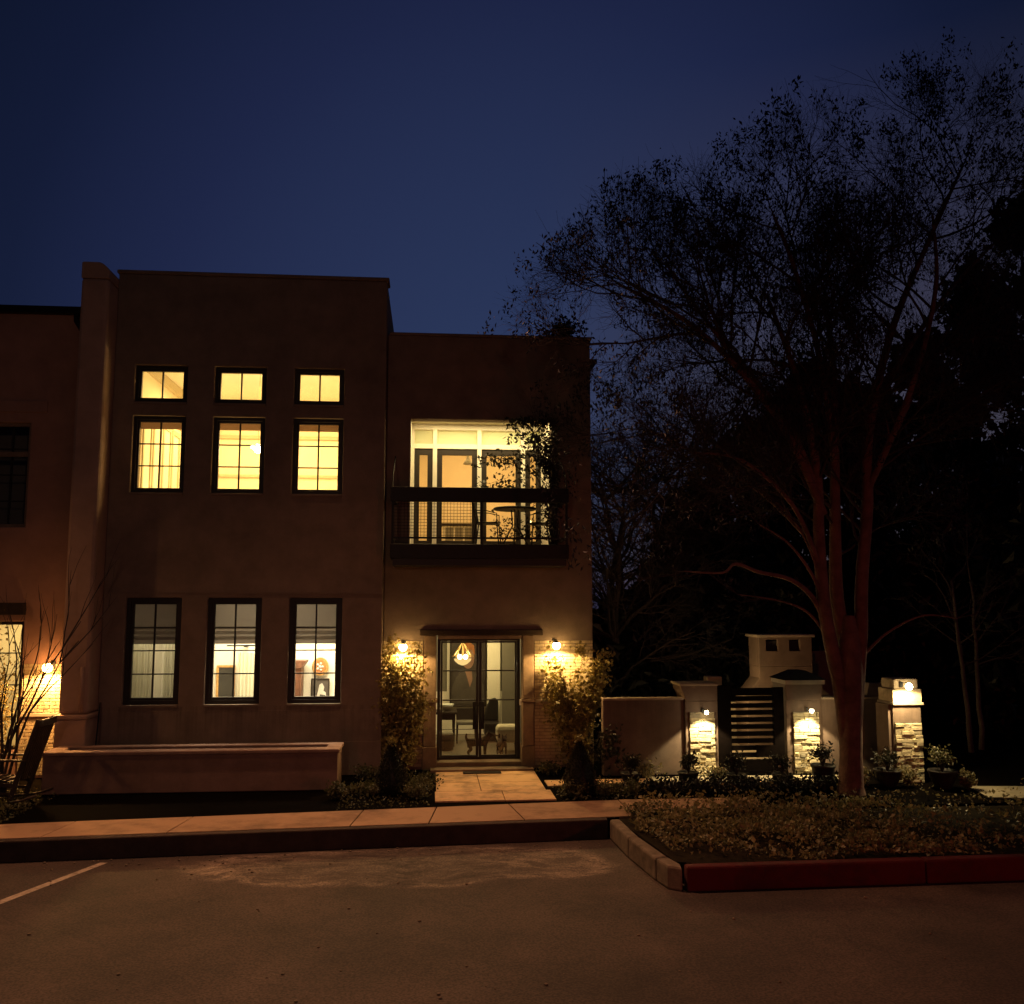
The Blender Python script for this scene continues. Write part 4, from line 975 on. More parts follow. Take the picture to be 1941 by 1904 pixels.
def cap2(t):
    MB().xprism([(6.56, 1.33), (7.22, 1.33), (7.25, 1.62), (6.54, 1.62)], 16.34, 17.0).build('cap', 'stucco_garden', t, bevel=.01)
    MB().box(6.53, 7.28, 16.30, 17.04, 1.621, 1.70).build('cap_slab', 'cap_stone', t, bevel=.008)
    b_ = MB(); b_.v = [(6.5, 16.27, 1.702), (7.31, 16.27, 1.702), (7.31, 17.07, 1.702), (6.5, 17.07, 1.702), (6.3+.5, 16.5, 1.86), (7.0, 16.5, 1.86), (7.0, 16.85, 1.86), (6.8, 16.85, 1.86)]
    for f_ in ((0, 3, 2, 1), (4, 5, 6, 7), (0, 1, 5, 4), (1, 2, 6, 5), (2, 3, 7, 6), (3, 0, 4, 7)): b_.face(list(f_))
    b_.build('cap_roof', 'roof_felt', t)
pillar(6.56, 7.22, 16.4, 1.63, 6.68, 7.17, 1.12, 'stone faced gate pillar right of the gate, behind the tree', 32, cap2, .48)
def cap3(t):
    MB().box(8.09, 8.66, 15.84, 16.42, 1.33, 1.375).build('cap', 'cap_stone', t, bevel=.008)
    MB().box(8.11, 8.64, 15.87, 16.40, 1.376, 1.60).build('cap_block', 'brick_paint', t, bevel=.008)
    MB().box(8.15, 8.60, 15.90, 16.37, 1.601, 1.78).build('cap_top', 'brick_paint', t, bevel=.03)
t3 = pillar(8.11, 8.63, 15.9, 1.63, 8.13, 8.62, 1.03, 'far right stone pillar with bright lamp on top', 33, cap3)
MB().box(8.05, 8.109, 15.95, 16.4, 0, 1.33).build('shaft', 'stucco_garden', t3)
q = MB(); q.box(8.0, 8.1, 16.41, 16.6, 0, 1.6); 
MB().xprism([(8.15, 1.372), (8.55, 1.372), (8.55, 1.62), (8.22, 1.62)], 16.96, 17.14).build('raised_end', 'stucco_garden', gwl)
G2 = 'small lamps on the gate pillars'
sconce('pillar_lamp', 'small lit lamp on pillar left of the gate', 4.97, 16.81, 1.14, 'lamp', G2, 100, (1, .78, .40), 104, 'bulb_white', out=.22, br=.036, blend=.2, tilt=13, hs=.5)
sconce('pillar_lamp', 'small lit lamp on pillar right of the gate', 6.93, 16.81, 1.15, 'lamp', G2, 100, (1, .78, .40), 104, 'bulb_white', out=.22, br=.036, blend=.2, tilt=13, hs=.5)
sconce('pillar_lamp', 'bright lamp crowning the far right stone pillar', 8.27, 15.865, 1.66, 'lamp', G2, 110, (1, .76, .36), 155, 'bulb_white', out=.27, br=.06, blend=.2, tilt=12, hs=.6)
# gate
gt = thing('slatted_gate', 'dark wooden gate with horizontal slats between two stone pillars', 'gate', (5.9, 16.75, 0))
q = MB(); q.box(5.29, 5.53, 16.70, 16.78, .04, 1.60); q.box(6.33, 6.53, 16.70, 16.78, .04, 1.56); q.box(5.531, 6.329, 16.70, 16.78, 1.42, 1.55); q.box(5.531, 6.329, 16.70, 16.78, .04, .26)
q.build('gate_frame', 'gate_wood', gt, bevel=.006)
for k in range(9):
    z = .30+k*.127
    MB().box(5.50, 6.36, 16.715, 16.765, z, z+.085).build('slat', 'gate_wood', gt, bevel=.004)
MB().box(5.98, 6.36, 16.69, 16.699, .3, .52).build('kick_panel', 'gate_wood', gt)
gt.location.y += .2
# lamp beyond the gate
cl = thing('courtyard_lamp', 'warm courtyard lamp glowing through the gate slats', 'lamp', (6.05, 19.3, 0))
MB().tube([(6.05, 19.3, 0), (6.05, 19.3, 1.18)], .02, 8).build('post', 'iron', cl); MB().ball((6.05, 19.3, 1.25), .07, 8).build('bulb', 'bulb_warm', cl, smooth=True)
light('POINT', 'lamp_light', (6.05, 19.2, 1.0), 70, (1, .68, .3), cl, .07)
tag(MB().box(4.6, 9.0, 20.6, 20.8, 0, .92).build('courtyard_wall', 'cap_stone'), 'pale courtyard wall glimpsed between the gate slats', 'wall')
MB().prism([(4.6, 17.15), (8.0, 17.05), (8.0, 20.6), (4.6, 20.6)], -.1, .004).build('courtyard_paving', 'paving_pale')['kind'] = 'structure'
tag(MB().box(5.55, 5.85, 18.4, 18.7, .005, 1.65).build('courtyard_post', 'cap_stone', bevel=.02), 'pale post behind left part of the slatted gate', 'post')
# chimney
chm = thing('outdoor_chimney', 'tall stucco outdoor chimney with two smoke openings behind gate', 'chimney', (7.75, 20.3, 0))
CY0, CY1 = 19.9, 20.55
MB().box(6.85, 8.75, CY0-.05, CY1+.05, 0, 1.12).build('base', 'stucco_garden', chm, bevel=.015)
MB().xprism([(6.85, 1.121), (8.75, 1.121), (8.37, 1.45), (8.37, 1.75), (7.17, 1.75), (7.17, 1.5)], CY0, CY1).build('shoulder', 'stucco_garden', chm, bevel=.01)
MB().wall(7.17, 8.37, 1.751, 2.38, CY0, CY0+.1, [(7.33, 7.60, 2.08, 2.33), (7.86, 8.10, 2.08, 2.33)]).build('flue', 'stucco_garden', chm, bevel=.01)
q = MB(); q.box(7.17, 7.27, CY0+.101, CY1, 1.751, 2.38); q.box(8.27, 8.37, CY0+.101, CY1, 1.751, 2.38); q.box(7.271, 8.269, CY1-.1, CY1, 1.751, 2.38); q.build('flue', 'stucco_garden', chm)
MB().box(7.28, 8.26, CY0+.11, CY1-.11, 1.76, 2.3).build('flue_liner', 'roof_felt', chm)
MB().box(7.11, 8.42, CY0-.06, CY1+.06, 2.381, 2.44).build('cap_slab', 'cap_stone', chm, bevel=.01)
tag(MB().box(8.45, 9.6, 21.5, 21.6, 0, 2.0).build('rear_wall', 'stucco_garden'), 'dim tan wall behind right side of outdoor chimney', 'wall')

# pots
def pot(x, y, r, h, label, seed, fl=0, leafm='leaf_dark', ph=.3):
    rnd = random.Random(seed); t = thing('planter_pot', label, 'plant pot', (x, y, 0), 'plant pots along the garden wall')
    MB().lathe([(r*.55, 0), (r*.62, .02), (r*.7, h*.2), (r*.95, h*.6), (r*1.0, h*.85), (r*1.08, h*.9), (r*1.08, h), (r*.95, h), (r*.92, h*.9)], x, y, 24).build('pot', 'pot', t, smooth=True)
    st = MB(); lf = MB(); f_ = MB(); tips = []
    for k in range(16):
        a = rnd.uniform(0, 6.28); q_ = rnd.uniform(.2, 1.2)*r; pts = [Vector((x, y, h*.85)), Vector((x+q_*.5*math.cos(a), y+q_*.5*math.sin(a), h+ph*.55)), Vector((x+q_*math.cos(a), y+q_*math.sin(a), h+ph*rnd.uniform(.4, 1)))]
        st.tube(pts, [.006, .004, .003], 4); tips += [pts[1], pts[2], (pts[1]+pts[2])/2]
    for i in range(380):
        c = tips[rnd.randrange(len(tips))]; lf.leaf(c+Vector((rnd.gauss(0, .04), rnd.gauss(0, .04), rnd.gauss(0, .04))), rnd.uniform(.04, .08), .55, rnd=rnd)
    st.build('stem', 'bark_dark', t); lf.build('foliage', leafm, t)
    if fl:
        for i in range(fl): c = tips[rnd.randrange(len(tips))]; f_.ball((c.x+rnd.gauss(0, .03), c.y-.02, c.z+.02), .02, 5)
        f_.build('blossom', 'petal', t)
pot(3.42, 15.9, .16, .24, 'dark pot with leafy plant nearest the house corner', 41, 3)
pot(4.42, 15.9, .17, .24, 'dark rounded pot left of the left gate pillar', 42)
pot(5.22, 15.75, .17, .22, 'dark pot before left edge of the slatted gate', 43)
pot(6.0, 15.7, .17, .22, 'dark pot before right side of the slatted gate', 44, 2)
pot(6.68, 15.6, .19, .38, 'tall dark urn before the pillar left of the tree trunk', 45)
pot(7.82, 15.6, .22, .28, 'dark pot just right of the tree trunk', 46)
pot(8.66, 15.35, .22, .30, 'dark pot with flowers before far right pillar', 47, 6, 'leaf_green', .34)
lo2 = [(4.95, 16.1, .5, 'flowering low plant at foot of left gate pillar', 8), (3.85, 16.75, .8, 'wispy plant climbing low against garden wall', 4), (7.35, 15.7, .4, 'pale flowering plant beside left of tree trunk', 8), (8.15, 15.55, .55, 'pale spreading plant at foot of far right pillar', 5), (9.0, 15.2, .3, 'small pale plant right of far right pot', 5)]
for (x, y, w_, lb, fl) in lo2:
    sd += 1; shrub('bedding_plant', lb, x, y, 0, w_, .36, 330, .06, 'leaf_ivy', sd, grp='bedding plants by the garden wall', flowers=fl, cat='plant')
hx = 4.0
hl = ['before left stretch of garden wall', 'before left gate pillar', 'before left half of gate', 'before right half of gate', 'before right gate pillar']
for k in range(5):
    sd += 1; shrub('hedge_shrub', 'dark low hedge shrub %s' % hl[k], 3.95+k*.68, 15.35, 0, .85, .26, 1100, .06, 'leaf_black', sd, grp='dark low hedge shrubs beside the sidewalk')
# garden path light
x, z = at(1770, 1643, 15.4)
pl = thing('path_light', 'tiny yellow garden light beside the far right pot', 'lamp', (x, 15.4, 0))
MB().tube([(x, 15.4, 0), (x, 15.4, z-.02)], .008, 6).build('stake', 'iron', pl); MB().ball((x, 15.4, z), .028, 6).build('bulb', 'bulb_small', pl, smooth=True)
light('POINT', 'lamp_light', (x, 15.33, z), .5, (1, .8, .35), pl, .03)
# driveway glow: low bollard light outside to the right
# ------------------------------------------------------------------ island ground cover
def cover(rnd=random.Random(9)):
    q = MB(); i = 0
    while i < 13000:
        x = rnd.uniform(2.85, 12.5); y = rnd.uniform(11.3, 14.85)
        if x < 2.78+(13.6-y)*.11: continue
        if y > 14.15 and x < 3.05+.5*(y-14.1): continue
        dens = 1.0 if x < 5.8 else max(.16, 1-(x-5.8)*.5)
        if y > 14.1: dens *= .35
        if math.sin(x*2.3+1.7*math.sin(y*1.9))*math.sin(y*2.9+x) < -.45: dens *= .3
        if y < 12.2 and x < 4.6: dens *= .25
        if rnd.random() > dens: continue
        h = .01+abs(rnd.gauss(0, .06))*(1+.9*math.sin(x*5.1)*math.sin(y*6.2))+.06*math.sin(x*3.1)*math.sin(y*4.2)
        z = max(-.02, h)
        d = Vector((rnd.gauss(0, 1), rnd.gauss(0, 1), abs(rnd.gauss(.5, .6))))
        q.leaf((x, y, z), rnd.uniform(.025, .05) if rnd.random() < .6 else rnd.uniform(.05, .09), .75, d, rnd=rnd); i += 1
    o = q.build('ground_cover', 'leaf_ivy'); tag(o, 'leafy ivy ground cover filling the tree island', 'ground cover', kind='stuff')
cover()
def leaflitter(rnd=random.Random(19)):
    q = MB()
    for i in range(2600):
        x = rnd.uniform(-1.4, 3.6) if i % 3 else rnd.uniform(-7.4, -6.0); y = rnd.uniform(sline(x)+.03, 16.6)
        if .0 < x < 2.1: continue
        q.leaf((x, y, rnd.uniform(-.01, .03)), rnd.uniform(.03, .06), .7, rnd=rnd)
    tag(q.build('leaf_litter', 'leaf_green'), 'small leaves scattered over the dark front beds', 'leaves', kind='stuff')
leaflitter()
def grit(rnd=random.Random(29)):
    q = MB()
    for i in range(160):
        if i < 90: x = rnd.uniform(-5, 2.4); y = kline(x)-abs(rnd.gauss(0, .35))-.03
        else: x = rnd.uniform(-5, 6); y = rnd.uniform(7, 12.5)
        if x > 2.4 and y > 10.9: continue
        r_ = rnd.uniform(.006, .022); q.ball((x, y, Z0+r_*.4), r_, 3, .6)
    tag(q.build('grit', 'kerb_concrete'), 'loose grit and pebbles lying on the asphalt by the kerb', 'grit', kind='stuff')
grit()

# ------------------------------------------------------------------ trees
ENV = [(-5, 2), (.9, 7.9), (1.7, 8.9), (3.2, 10.6), (4.6, 11.0), (5.6, 11.5), (6.3, 12.3), (8.0, 12.6), (9.6, 13.6), (30, 15)]
def inside(p):          # crown envelope of the big tree
    x = p.x*15.1/p.y; z = 3.05+(p.z-3.05)*15.1/p.y
    for (a, b), (c, d) in zip(ENV[:-1], ENV[1:]):
        if a <= x < c: return z < b+(d-b)*(x-a)/(c-a)
    return True
def grow(q, lf, p, d, L_, r_, dep, rnd, spec, tips=None):
    n = spec[dep]['n']; pts = [p.copy()]; dd = d.copy()
    for i in range(n):
        dd = (dd+Vector((rnd.gauss(0, 1), rnd.gauss(0, 1), rnd.gauss(0, 1)))*spec[dep]['w']+Vector((0, 0, spec[dep]['up']))).normalized()
        pts.append(pts[-1]+dd*L_/n)
    end = spec[dep].get('end', .3)
    q.tube(pts, [r_*(1-(1-end)*i/n) for i in range(n+1)], spec[dep]['s'], cap=False)
    if dep+1 < len(spec):
        k = spec[dep]['kids']
        for j in range(k):
            t = .25+.75*(j+rnd.random())/k; f = t*n; i = min(n-1, int(f)); c = pts[i].lerp(pts[i+1], f-i)
            ax = (pts[i+1]-pts[i]).normalized(); o_ = Vector((rnd.gauss(0, 1), rnd.gauss(0, 1), rnd.gauss(0, 1))); o_ = (o_-ax*o_.dot(ax)).normalized()
            a = R(rnd.uniform(*spec[dep]['ang'])); nd = (ax*math.cos(a)+o_*math.sin(a)).normalized()
            rr = r_*(1-(1-end)*t)
            if spec[0].get('env') and not inside(c+nd*spec[dep+1]['L']*rnd.uniform(.3, 1.0)): continue
            grow(q, lf, c, nd, spec[dep+1]['L']*rnd.uniform(.6, 1.25)*(1.15-.45*t), min(rr*.8, spec[dep+1]['r']*rnd.uniform(.8, 1.15)), dep+1, rnd, spec)
    elif lf is not None and rnd.random() < spec[dep].get('leafp', 0):
        c = pts[-1]
        for _ in range(spec[dep].get('leafn', 3)):
            lf.leaf(c+Vector((rnd.gauss(0, .07), rnd.gauss(0, .07), rnd.gauss(0, .10))), rnd.uniform(.05, .11), .4, Vector((rnd.gauss(0, .5), rnd.gauss(0, .5), rnd.gauss(.2, 1))), rnd=rnd)

def big_tree():
    rnd = random.Random(23); TY = 15.1
    t = thing('crape_myrtle_tree', 'large multi-stemmed bare tree standing on the kerbed island', 'tree', (6.9, TY, 0))
    tr = MB()
    V = Vector
    def path(pts, rad, n=12):
        # smooth by Catmull-Rom
        P = [V(p) for p in pts]; out = []; ro = []
        for i in range(len(P)-1):
            p0 = P[max(i-1, 0)]; p1 = P[i]; p2 = P[i+1]; p3 = P[min(i+2, len(P)-1)]
            for k in range(5):
                s_ = k/5; out.append(.5*((2*p1)+(p2-p0)*s_+(2*p0-5*p1+4*p2-p3)*s_*s_+(3*p1-p0-3*p2+p3)*s_**3)); ro.append(rad[i]+(rad[i+1]-rad[i])*s_)
        out.append(P[-1]); ro.append(rad[-1]); tr.tube(out, ro, n, cap=False); return out, ro
    path([(6.92, TY, -.06), (6.93, TY, .12), (6.95, TY, .6), (6.97, TY, 1.3), (6.99, TY, 1.95), (7.0, TY, 2.5), (7.0, TY, 2.9)], [.27, .205, .18, .19, .215, .18, .10], 18)
    leads = [
        ([(6.85, TY, .9), (6.80, TY-.02, 1.7), (6.68, TY-.05, 2.3), (6.54, TY-.1, 3.1), (6.50, TY-.1, 4.2), (6.50, TY-.1, 5.4), (6.2, TY-.2, 6.8), (5.7, TY-.3, 8.2)], [.09, .12, .115, .11, .095, .078, .055, .03]),
        ([(6.98, TY+.05, 1.2), (6.97, TY+.05, 2.2), (6.86, TY+.1, 3.2), (6.88, TY+.1, 4.4), (6.95, TY+.15, 5.8), (7.0, TY+.2, 7.2), (6.9, TY+.2, 8.6)], [.12, .13, .115, .095, .075, .055, .03]),
        ([(7.06, TY, 1.0), (7.12, TY, 1.8), (7.20, TY-.02, 2.6), (7.24, TY-.05, 3.5), (7.40, TY-.05, 4.8), (7.45, TY-.1, 6.0), (7.9, TY-.2, 7.8), (8.6, TY-.3, 9.4), (9.3, TY-.3, 10.8)], [.09, .115, .112, .106, .095, .08, .06, .042, .022]),
        ([(7.36, TY, 4.4), (7.6, TY+.2, 5.2), (8.1, TY+.35, 6.0), (8.8, TY+.5, 7.2), (9.6, TY+.6, 8.4)], [.06, .055, .05, .04, .025]),
        ([(6.6, TY-.1, 4.6), (6.0, TY-.3, 5.8), (5.2, TY-.5, 6.8), (4.2, TY-.6, 7.7), (3.0, TY-.7, 8.3)], [.07, .062, .052, .04, .022]),
        ([(6.95, TY+.15, 5.4), (6.5, TY-.4, 7.2), (5.9, TY-.9, 8.6), (5.5, TY-1.1, 9.4)], [.06, .05, .037, .02]),
        ([(7.4, TY-.05, 5.0), (7.9, TY-.7, 6.6), (8.2, TY-1.1, 8.2), (8.1, TY-1.3, 9.4)], [.06, .05, .036, .02]),
        ([(6.5, TY-.1, 5.0), (6.0, TY-.1, 6.2), (5.1, TY, 7.4), (4.4, TY+.1, 8.4), (4.0, TY+.1, 9.0)], [.06, .05, .042, .03, .018]),
        ([(6.5, TY-.1, 3.7), (5.9, TY-.5, 4.7), (5.0, TY-.7, 5.4), (4.2, TY-.8, 5.5)], [.045, .036, .026, .016]),
        ([(7.45, TY-.1, 6.2), (8.3, TY+.3, 7.4), (9.4, TY+.5, 8.8), (10.4, TY+.5, 9.8)], [.06, .05, .036, .02]),
        ([(6.5, TY-.1, 4.0), (5.8, TY+.5, 5.0), (4.8, TY+.8, 5.7), (3.9, TY+1.0, 6.2)], [.055, .046, .034, .02]),
    ]
    LP = [path(a, b) for a, b in leads]
    # low limbs lit from the lamps
    low = [([(6.62, TY-.02, 2.7), (6.35, TY-.1, 3.2), (5.95, TY-.15, 3.5), (5.4, TY-.2, 3.62), (5.0, TY-.25, 3.75), (4.75, TY-.3, 3.6), (4.1, TY-.35, 3.62)], [.05, .045, .038, .032, .026, .02, .01]),
           ([(6.54, TY-.1, 3.1), (6.3, TY-.2, 3.6), (5.9, TY-.25, 4.1), (5.4, TY-.3, 4.4)], [.035, .028, .02, .01]),
           ([(6.5, TY-.1, 3.5), (6.25, TY-.2, 4.1), (5.85, TY-.3, 4.7)], [.03, .022, .01]),
           ([(6.66, TY, 2.5), (6.3, TY, 2.95), (5.8, TY, 3.15), (5.1, TY, 3.25)], [.03, .022, .015, .008]),
           ([(7.2, TY, 2.2), (7.6, TY-.1, 2.6), (8.2, TY-.2, 2.9), (8.8, TY-.2, 2.85)], [.03, .022, .015, .008]),
           ([(7.42, TY, 5.0), (7.6, TY, 5.5), (7.85, TY, 5.9), (7.8, TY, 6.4)], [.035, .028, .02, .01])]
    for a, b in low: path(a, b, 8)
    tr.build('trunk', 'bark_pale', t, smooth=True)
    br = MB(); lf = MB()
    spec = [dict(env=True, n=6, w=.13, up=.05, s=5, kids=9, ang=(22, 55), L=2.3, r=.022, end=.25),
            dict(n=5, w=.17, up=.07, s=4, kids=7, ang=(22, 60), L=1.3, r=.015, end=.35),
            dict(n=3, w=.20, up=.09, s=3, kids=5, ang=(20, 60), L=.62, r=.0068, end=.4),
            dict(n=2, w=.26, up=.14, s=3, L=.45, r=.0064, end=.6, leafp=.06, leafn=20)]
    for (pts, ro) in LP:
        n = len(pts)
        for i in range(int(n*.42), n):
            for _ in range(1 if rnd.random() < .62 else 0):
                ax = (pts[min(i+1, n-1)]-pts[max(i-1, 0)]).normalized(); o_ = Vector((rnd.gauss(-.25, 1), rnd.gauss(-.1, .8), rnd.gauss(0, .6))); o_ = (o_-ax*o_.dot(ax)).normalized()
                a = R(rnd.uniform(30, 62)); nd = (ax*math.cos(a)+o_*math.sin(a)).normalized()
                if not inside(pts[i]+nd*1.5): continue
                grow(br, lf, pts[i], nd, 2.4*rnd.uniform(.7, 1.2)*(1 if inside(pts[i]+nd*1.8) else .45), min(ro[i]*.6, .028), 0, rnd, spec)
        if inside(pts[-1]+Vector((0, 0, 1.0))): grow(br, lf, pts[-1], (pts[-1]-pts[-2]).normalized(), .9, ro[-1]*.6, 0, rnd, spec)
    for a, b in low:
        for k in range(3): grow(br, lf, Vector(a[-1-k % 2]), (Vector(a[-1])-Vector(a[-2])).normalized()+Vector((rnd.gauss(0, .4), rnd.gauss(0, .3), rnd.gauss(.1, .3))), .8, .01, 2, rnd, spec)
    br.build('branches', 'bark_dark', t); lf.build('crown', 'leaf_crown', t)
    print('big tree branch verts', len(br.v), 'leaf', len(lf.v))
big_tree()

def bare_tree(label, x, y, h, seed, lean=0):
    rnd = random.Random(seed); t = thing('bare_tree', label, 'tree', (x, y, 0), 'bare trees behind the garden wall')
    q = MB(); tr = MB()
    pts = [Vector((x+lean*k*k*.02+rnd.gauss(0, .05), y, h*.72*k/7)) for k in range(8)]
    tr.tube(pts, [.16*(1-.75*k/7) for k in range(8)], 7); tr.build('trunk', 'bark_dark', t)
    spec = [dict(n=5, w=.16, up=.04, s=4, kids=7, ang=(20, 60), L=2.6, r=.04, end=.25), dict(n=4, w=.2, up=.05, s=3, kids=6, ang=(20, 60), L=1.3, r=.018, end=.3), dict(n=3, w=.25, up=.04, s=3, kids=4, ang=(20, 60), L=.7, r=.011, end=.5), dict(n=2, w=.3, up=.02, s=3, L=.4, r=.008, end=.5)]
    for k in range(22):
        i = rnd.randint(1, 7); a = rnd.uniform(0, 6.28)
        grow(q, None, pts[i], Vector((math.cos(a), math.sin(a), rnd.uniform(.2, 1.2))).normalized(), rnd.uniform(2, 3.4), .05, 0, rnd, spec)
    q.build('branches', 'bark_dark', t)
bt = [((1150, 0), 30, 9.5, 'thin bare tree immediately right of the house roof corner'), ((1195, 0), 27, 8.6, 'bare tree with twiggy crown a little right of the house'), ((1250, 0), 32, 11.5, 'tall bare tree left of the dark evergreens'), ((1300, 0), 28, 9.8, 'bare tree rising before the first dark evergreen'), ((1400, 0), 34, 13, 'tallest bare tree behind the multi-stemmed tree'), ((1165, 0), 24, 7.2, 'short bare tree nearest the house wall'), ((1225, 0), 35, 11.0, 'slender far bare tree between two nearer bare trees'), ((1350, 0), 30, 12.0, 'tall bare tree above the mid-height evergreen')]
for k, ((px, _), Y, h, lb) in enumerate(bt):
    x, _z = at(px, 1150, Y); bare_tree(lb, x, Y, h, 60+k, lean=rnd_ if (rnd_ := random.Random(k).uniform(-1, 1)) else 0)

def evergreen(label, x, y, h, w_, seed, n=4200, size=.40, low=.0):
    rnd = random.Random(seed); t = thing('evergreen_tree', label, 'tree', (x, y, 0), 'dark evergreens beyond the garden wall')
    MB().tube([(x, y, 0), (x+rnd.gauss(0, .1), y, h*.5), (x, y, h*.95)], [.22, .14, .03], 7).build('trunk', 'bark_dark', t)
    q = MB(); cl = []
    for k in range(110):
        f = rnd.random()**.8; z = h*(low+.02+f*(.96-low)); rad = w_/2*(1-((f-.25)/.80)**2 if f > .25 else .85+.6*f)
        rad = max(.25, rad)
        a = rnd.uniform(0, 6.28); q_ = rad*math.sqrt(rnd.uniform(.15, 1)); cl.append((x+q_*math.cos(a), y+q_*math.sin(a), z, rnd.uniform(.35, .8)))
    for i in range(n):
        c = cl[rnd.randrange(len(cl))]; r_ = c[3]
        q.leaf((c[0]+rnd.gauss(0, .5)*r_, c[1]+rnd.gauss(0, .5)*r_, c[2]+rnd.gauss(0, .45)*r_), size*rnd.uniform(.5, 1.2), .6, rnd=rnd)
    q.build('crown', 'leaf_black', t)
ev = [  # px of axis, py of top, Y, width, label
    (1180, 1190, 25, 3.2, 'low dark evergreen behind left part of the garden wall'),
    (1260, 1120, 28, 4.0, 'dark evergreen behind garden wall left of gate'),
    (1330, 930, 30, 4.6, 'mid-height dark evergreen left of chimney'),
    (1420, 800, 31, 5.2, 'broad dark evergreen behind the chimney'),
    (1530, 690, 30, 5.5, 'tall dark evergreen behind the tree stems'),
    (1640, 740, 27, 5.0, 'dark evergreen just right of the tree stems'),
    (1740, 640, 29, 5.6, 'tall dark evergreen left of far right pair'),
    (1840, 500, 31, 6.0, 'taller dark evergreen near right edge'),
    (1930, 370, 30, 6.2, 'tallest dark evergreen at right edge of photo'),
    (1860, 900, 23, 5.0, 'nearer shorter dark evergreen above the driveway'),
    (1480, 1080, 25, 4.6, 'short dark evergreen directly behind the chimney top'),
    (1700, 1050, 24, 4.8, 'short dark evergreen behind the far right pillar'),
    (1960, 1000, 21, 4.5, 'short dark evergreen at right edge beside driveway'),
    (1350, 1150, 26, 4.0, 'low dark evergreen behind the left gate pillar'),
]
for k, (px, py, Y, w_, lb) in enumerate(ev):
    x, z = at(px, py, Y); evergreen(lb, x, Y, z, w_, 200+k, n=(7600 if px > 1700 else 5600) if Y > 26 else 4600)
# two thin pale trunks at right
for k, (pa, pb, Y, lb) in enumerate((((1815, 1190), (1845, 1470), 19, 'left of two thin pale leaning trunks near right edge'), ((1846, 1195), (1866, 1480), 19.3, 'right of two thin pale leaning trunks near right edge'))):
    a = at(*pa, Y); b_ = at(*pb, Y); rnd = random.Random(300+k)
    t = thing('young_tree', lb, 'tree', (b_[0], Y, 0), 'thin pale trunks near the driveway')
    pts = [Vector((b_[0]+(a[0]-b_[0])*s_*1.4+rnd.gauss(0, .02), Y, 3.6*s_)) for s_ in [i/8 for i in range(9)]]
    MB().tube(pts, [.06*(1-.6*i/8) for i in range(9)], 8).build('trunk', 'bark_grey', t, smooth=True)
    q = MB(); spec = [dict(n=4, w=.15, up=.05, s=4, kids=5, ang=(25, 60), L=1.5, r=.018, end=.3), dict(n=3, w=.2, up=.05, s=3, kids=4, ang=(25, 60), L=.7, r=.008, end=.4), dict(n=3, w=.2, up=.05, s=3, L=.4, r=.005, end=.4)]
    for j in range(7): grow(q, None, pts[4+j % 5], Vector((rnd.gauss(0, 1), rnd.gauss(0, 1), 1)).normalized(), 1.6, .02, 0, rnd, spec)
    q.build('branches', 'bark_dark', t)

# ------------------------------------------------------------------ sky and lights
W = bpy.data.worlds.new('World'); sc.world = W; W.use_nodes = True
nt = W.node_tree; nt.nodes.clear(); L = nt.links.new
wo = nt.nodes.new('ShaderNodeOutputWorld'); bg = nt.nodes.new('ShaderNodeBackground')
sky = nt.nodes.new('ShaderNodeTexSky'); sky.sky_type = 'NISHITA'; sky.sun_disc = False
sky.sun_elevation = R(-4.0); sky.sun_rotation = R(5); sky.air_density = 1.0; sky.dust_density = .6; sky.ozone_density = 2.5
# dusk glow falls off from the afterglow ahead to near night overhead and behind
tc = nt.nodes.new('ShaderNodeTexCoord'); dot = nt.nodes.new('ShaderNodeVectorMath'); dot.operation = 'DOT_PRODUCT'
gd = Vector((math.sin(R(6)), math.cos(R(6)), .24)).normalized(); dot.inputs[1].default_value = gd
L(tc.outputs['Generated'], dot.inputs[0])
rp = nt.nodes.new('ShaderNodeValToRGB'); cr = rp.color_ramp
cr.elements[0].position = 0; cr.elements[0].color = (.0012, .0016, .0040, 1)
cr.elements[1].position = 1; cr.elements[1].color = (.0205, .033, .088, 1)
for ps, c in ((.55, (.0016, .0024, .007)), (.78, (.0020, .0042, .0125)), (.87, (.0052, .0085, .029)), (.93, (.0112, .0165, .054)), (.975, (.0172, .0265, .075))):
    e = cr.elements.new(ps); e.color = (*c, 1)
L(dot.outputs['Value'], rp.inputs[0])
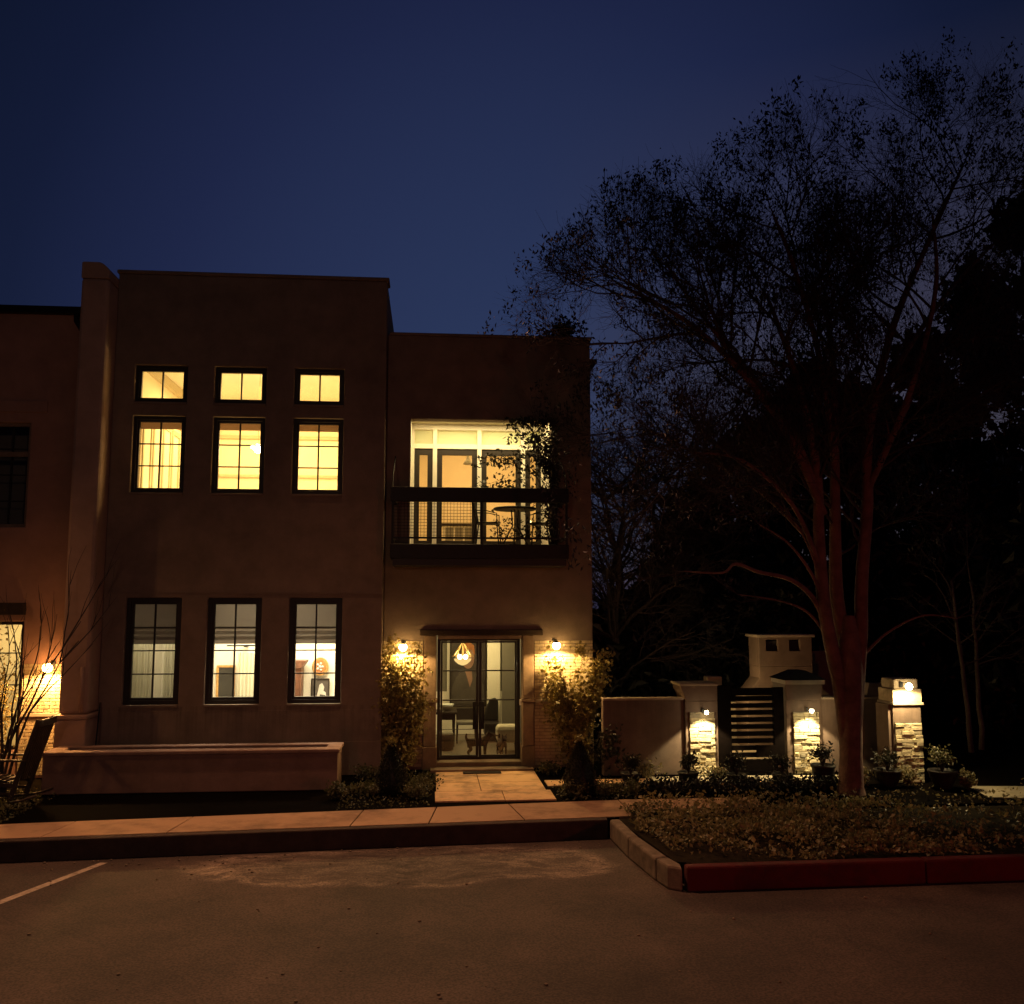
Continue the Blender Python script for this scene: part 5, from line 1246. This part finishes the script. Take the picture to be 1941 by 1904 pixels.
# greyer toward the horizon
sx = nt.nodes.new('ShaderNodeSeparateXYZ'); L(tc.outputs['Generated'], sx.inputs[0])
hz = nt.nodes.new('ShaderNodeMapRange'); hz.inputs[1].default_value = .52; hz.inputs[2].default_value = .14; L(sx.outputs[2], hz.inputs[0])
hx_ = nt.nodes.new('ShaderNodeMapRange'); hx_.inputs[1].default_value = .10; hx_.inputs[2].default_value = .34; L(sx.outputs[0], hx_.inputs[0])
hm = nt.nodes.new('ShaderNodeMath'); hm.operation = 'MULTIPLY'; L(hz.outputs[0], hm.inputs[0]); L(hx_.outputs[0], hm.inputs[1])
mg = nt.nodes.new('ShaderNodeMixRGB'); L(hm.outputs[0], mg.inputs[0]); L(rp.outputs[0], mg.inputs[1]); mg.inputs[2].default_value = (.050, .044, .060, 1)
# real twilight scattering from the sky model is added on top
ns = nt.nodes.new('ShaderNodeVectorMath'); ns.operation = 'SCALE'; L(sky.outputs[0], ns.inputs[0]); ns.inputs['Scale'].default_value = .15
ad = nt.nodes.new('ShaderNodeVectorMath'); ad.operation = 'ADD'; L(mg.outputs[0], ad.inputs[0]); L(ns.outputs[0], ad.inputs[1])
L(ad.outputs[0], bg.inputs[0]); bg.inputs[1].default_value = 0.93; L(bg.outputs[0], wo.inputs[0])

def aim(o, tgt):
    d = Vector(tgt)-o.location; o.rotation_euler = d.to_track_quat('-Z', 'Y').to_euler()
# unseen warm spots added out of frame to light sidewalk, facade and road
s1 = light('SPOT', 'added_warm_light', (-11.5, 14.2, 6.5), 420, (1, .46, .17), None, .12, None, 100, .9); aim(s1, (-4.5, 13.2, -1))
s2 = light('SPOT', 'added_warm_light', (-2.5, -5, 5.0), 510, (1, .57, .40), None, .25, None, 66, 1.0); aim(s2, (-3.5, 17, 2.0))
s4 = light('SPOT', 'added_warm_light', (-2.5, 14.6, 15.5), 5200, (1, .46, .24), None, .15, None, 75, 1.0); aim(s4, (-1.2, 9.2, 0))
s3 = light('SPOT', 'added_red_light', (7.2, 1.0, 1.3), 420, (1, .13, .07), None, .10, None, 95, 1.0); aim(s3, (6.8, 11.5, .1))  # unseen red spot added to redden kerb, trunk and road

sc.view_settings.view_transform = 'Standard'; sc.view_settings.look = 'None'; sc.view_settings.exposure = 0; sc.view_settings.gamma = 1
sc.render.engine = 'CYCLES'
sc.cycles.max_bounces = 5; sc.cycles.transparent_max_bounces = 12; sc.cycles.use_denoising = True
sc.cycles.sample_clamp_indirect = 4
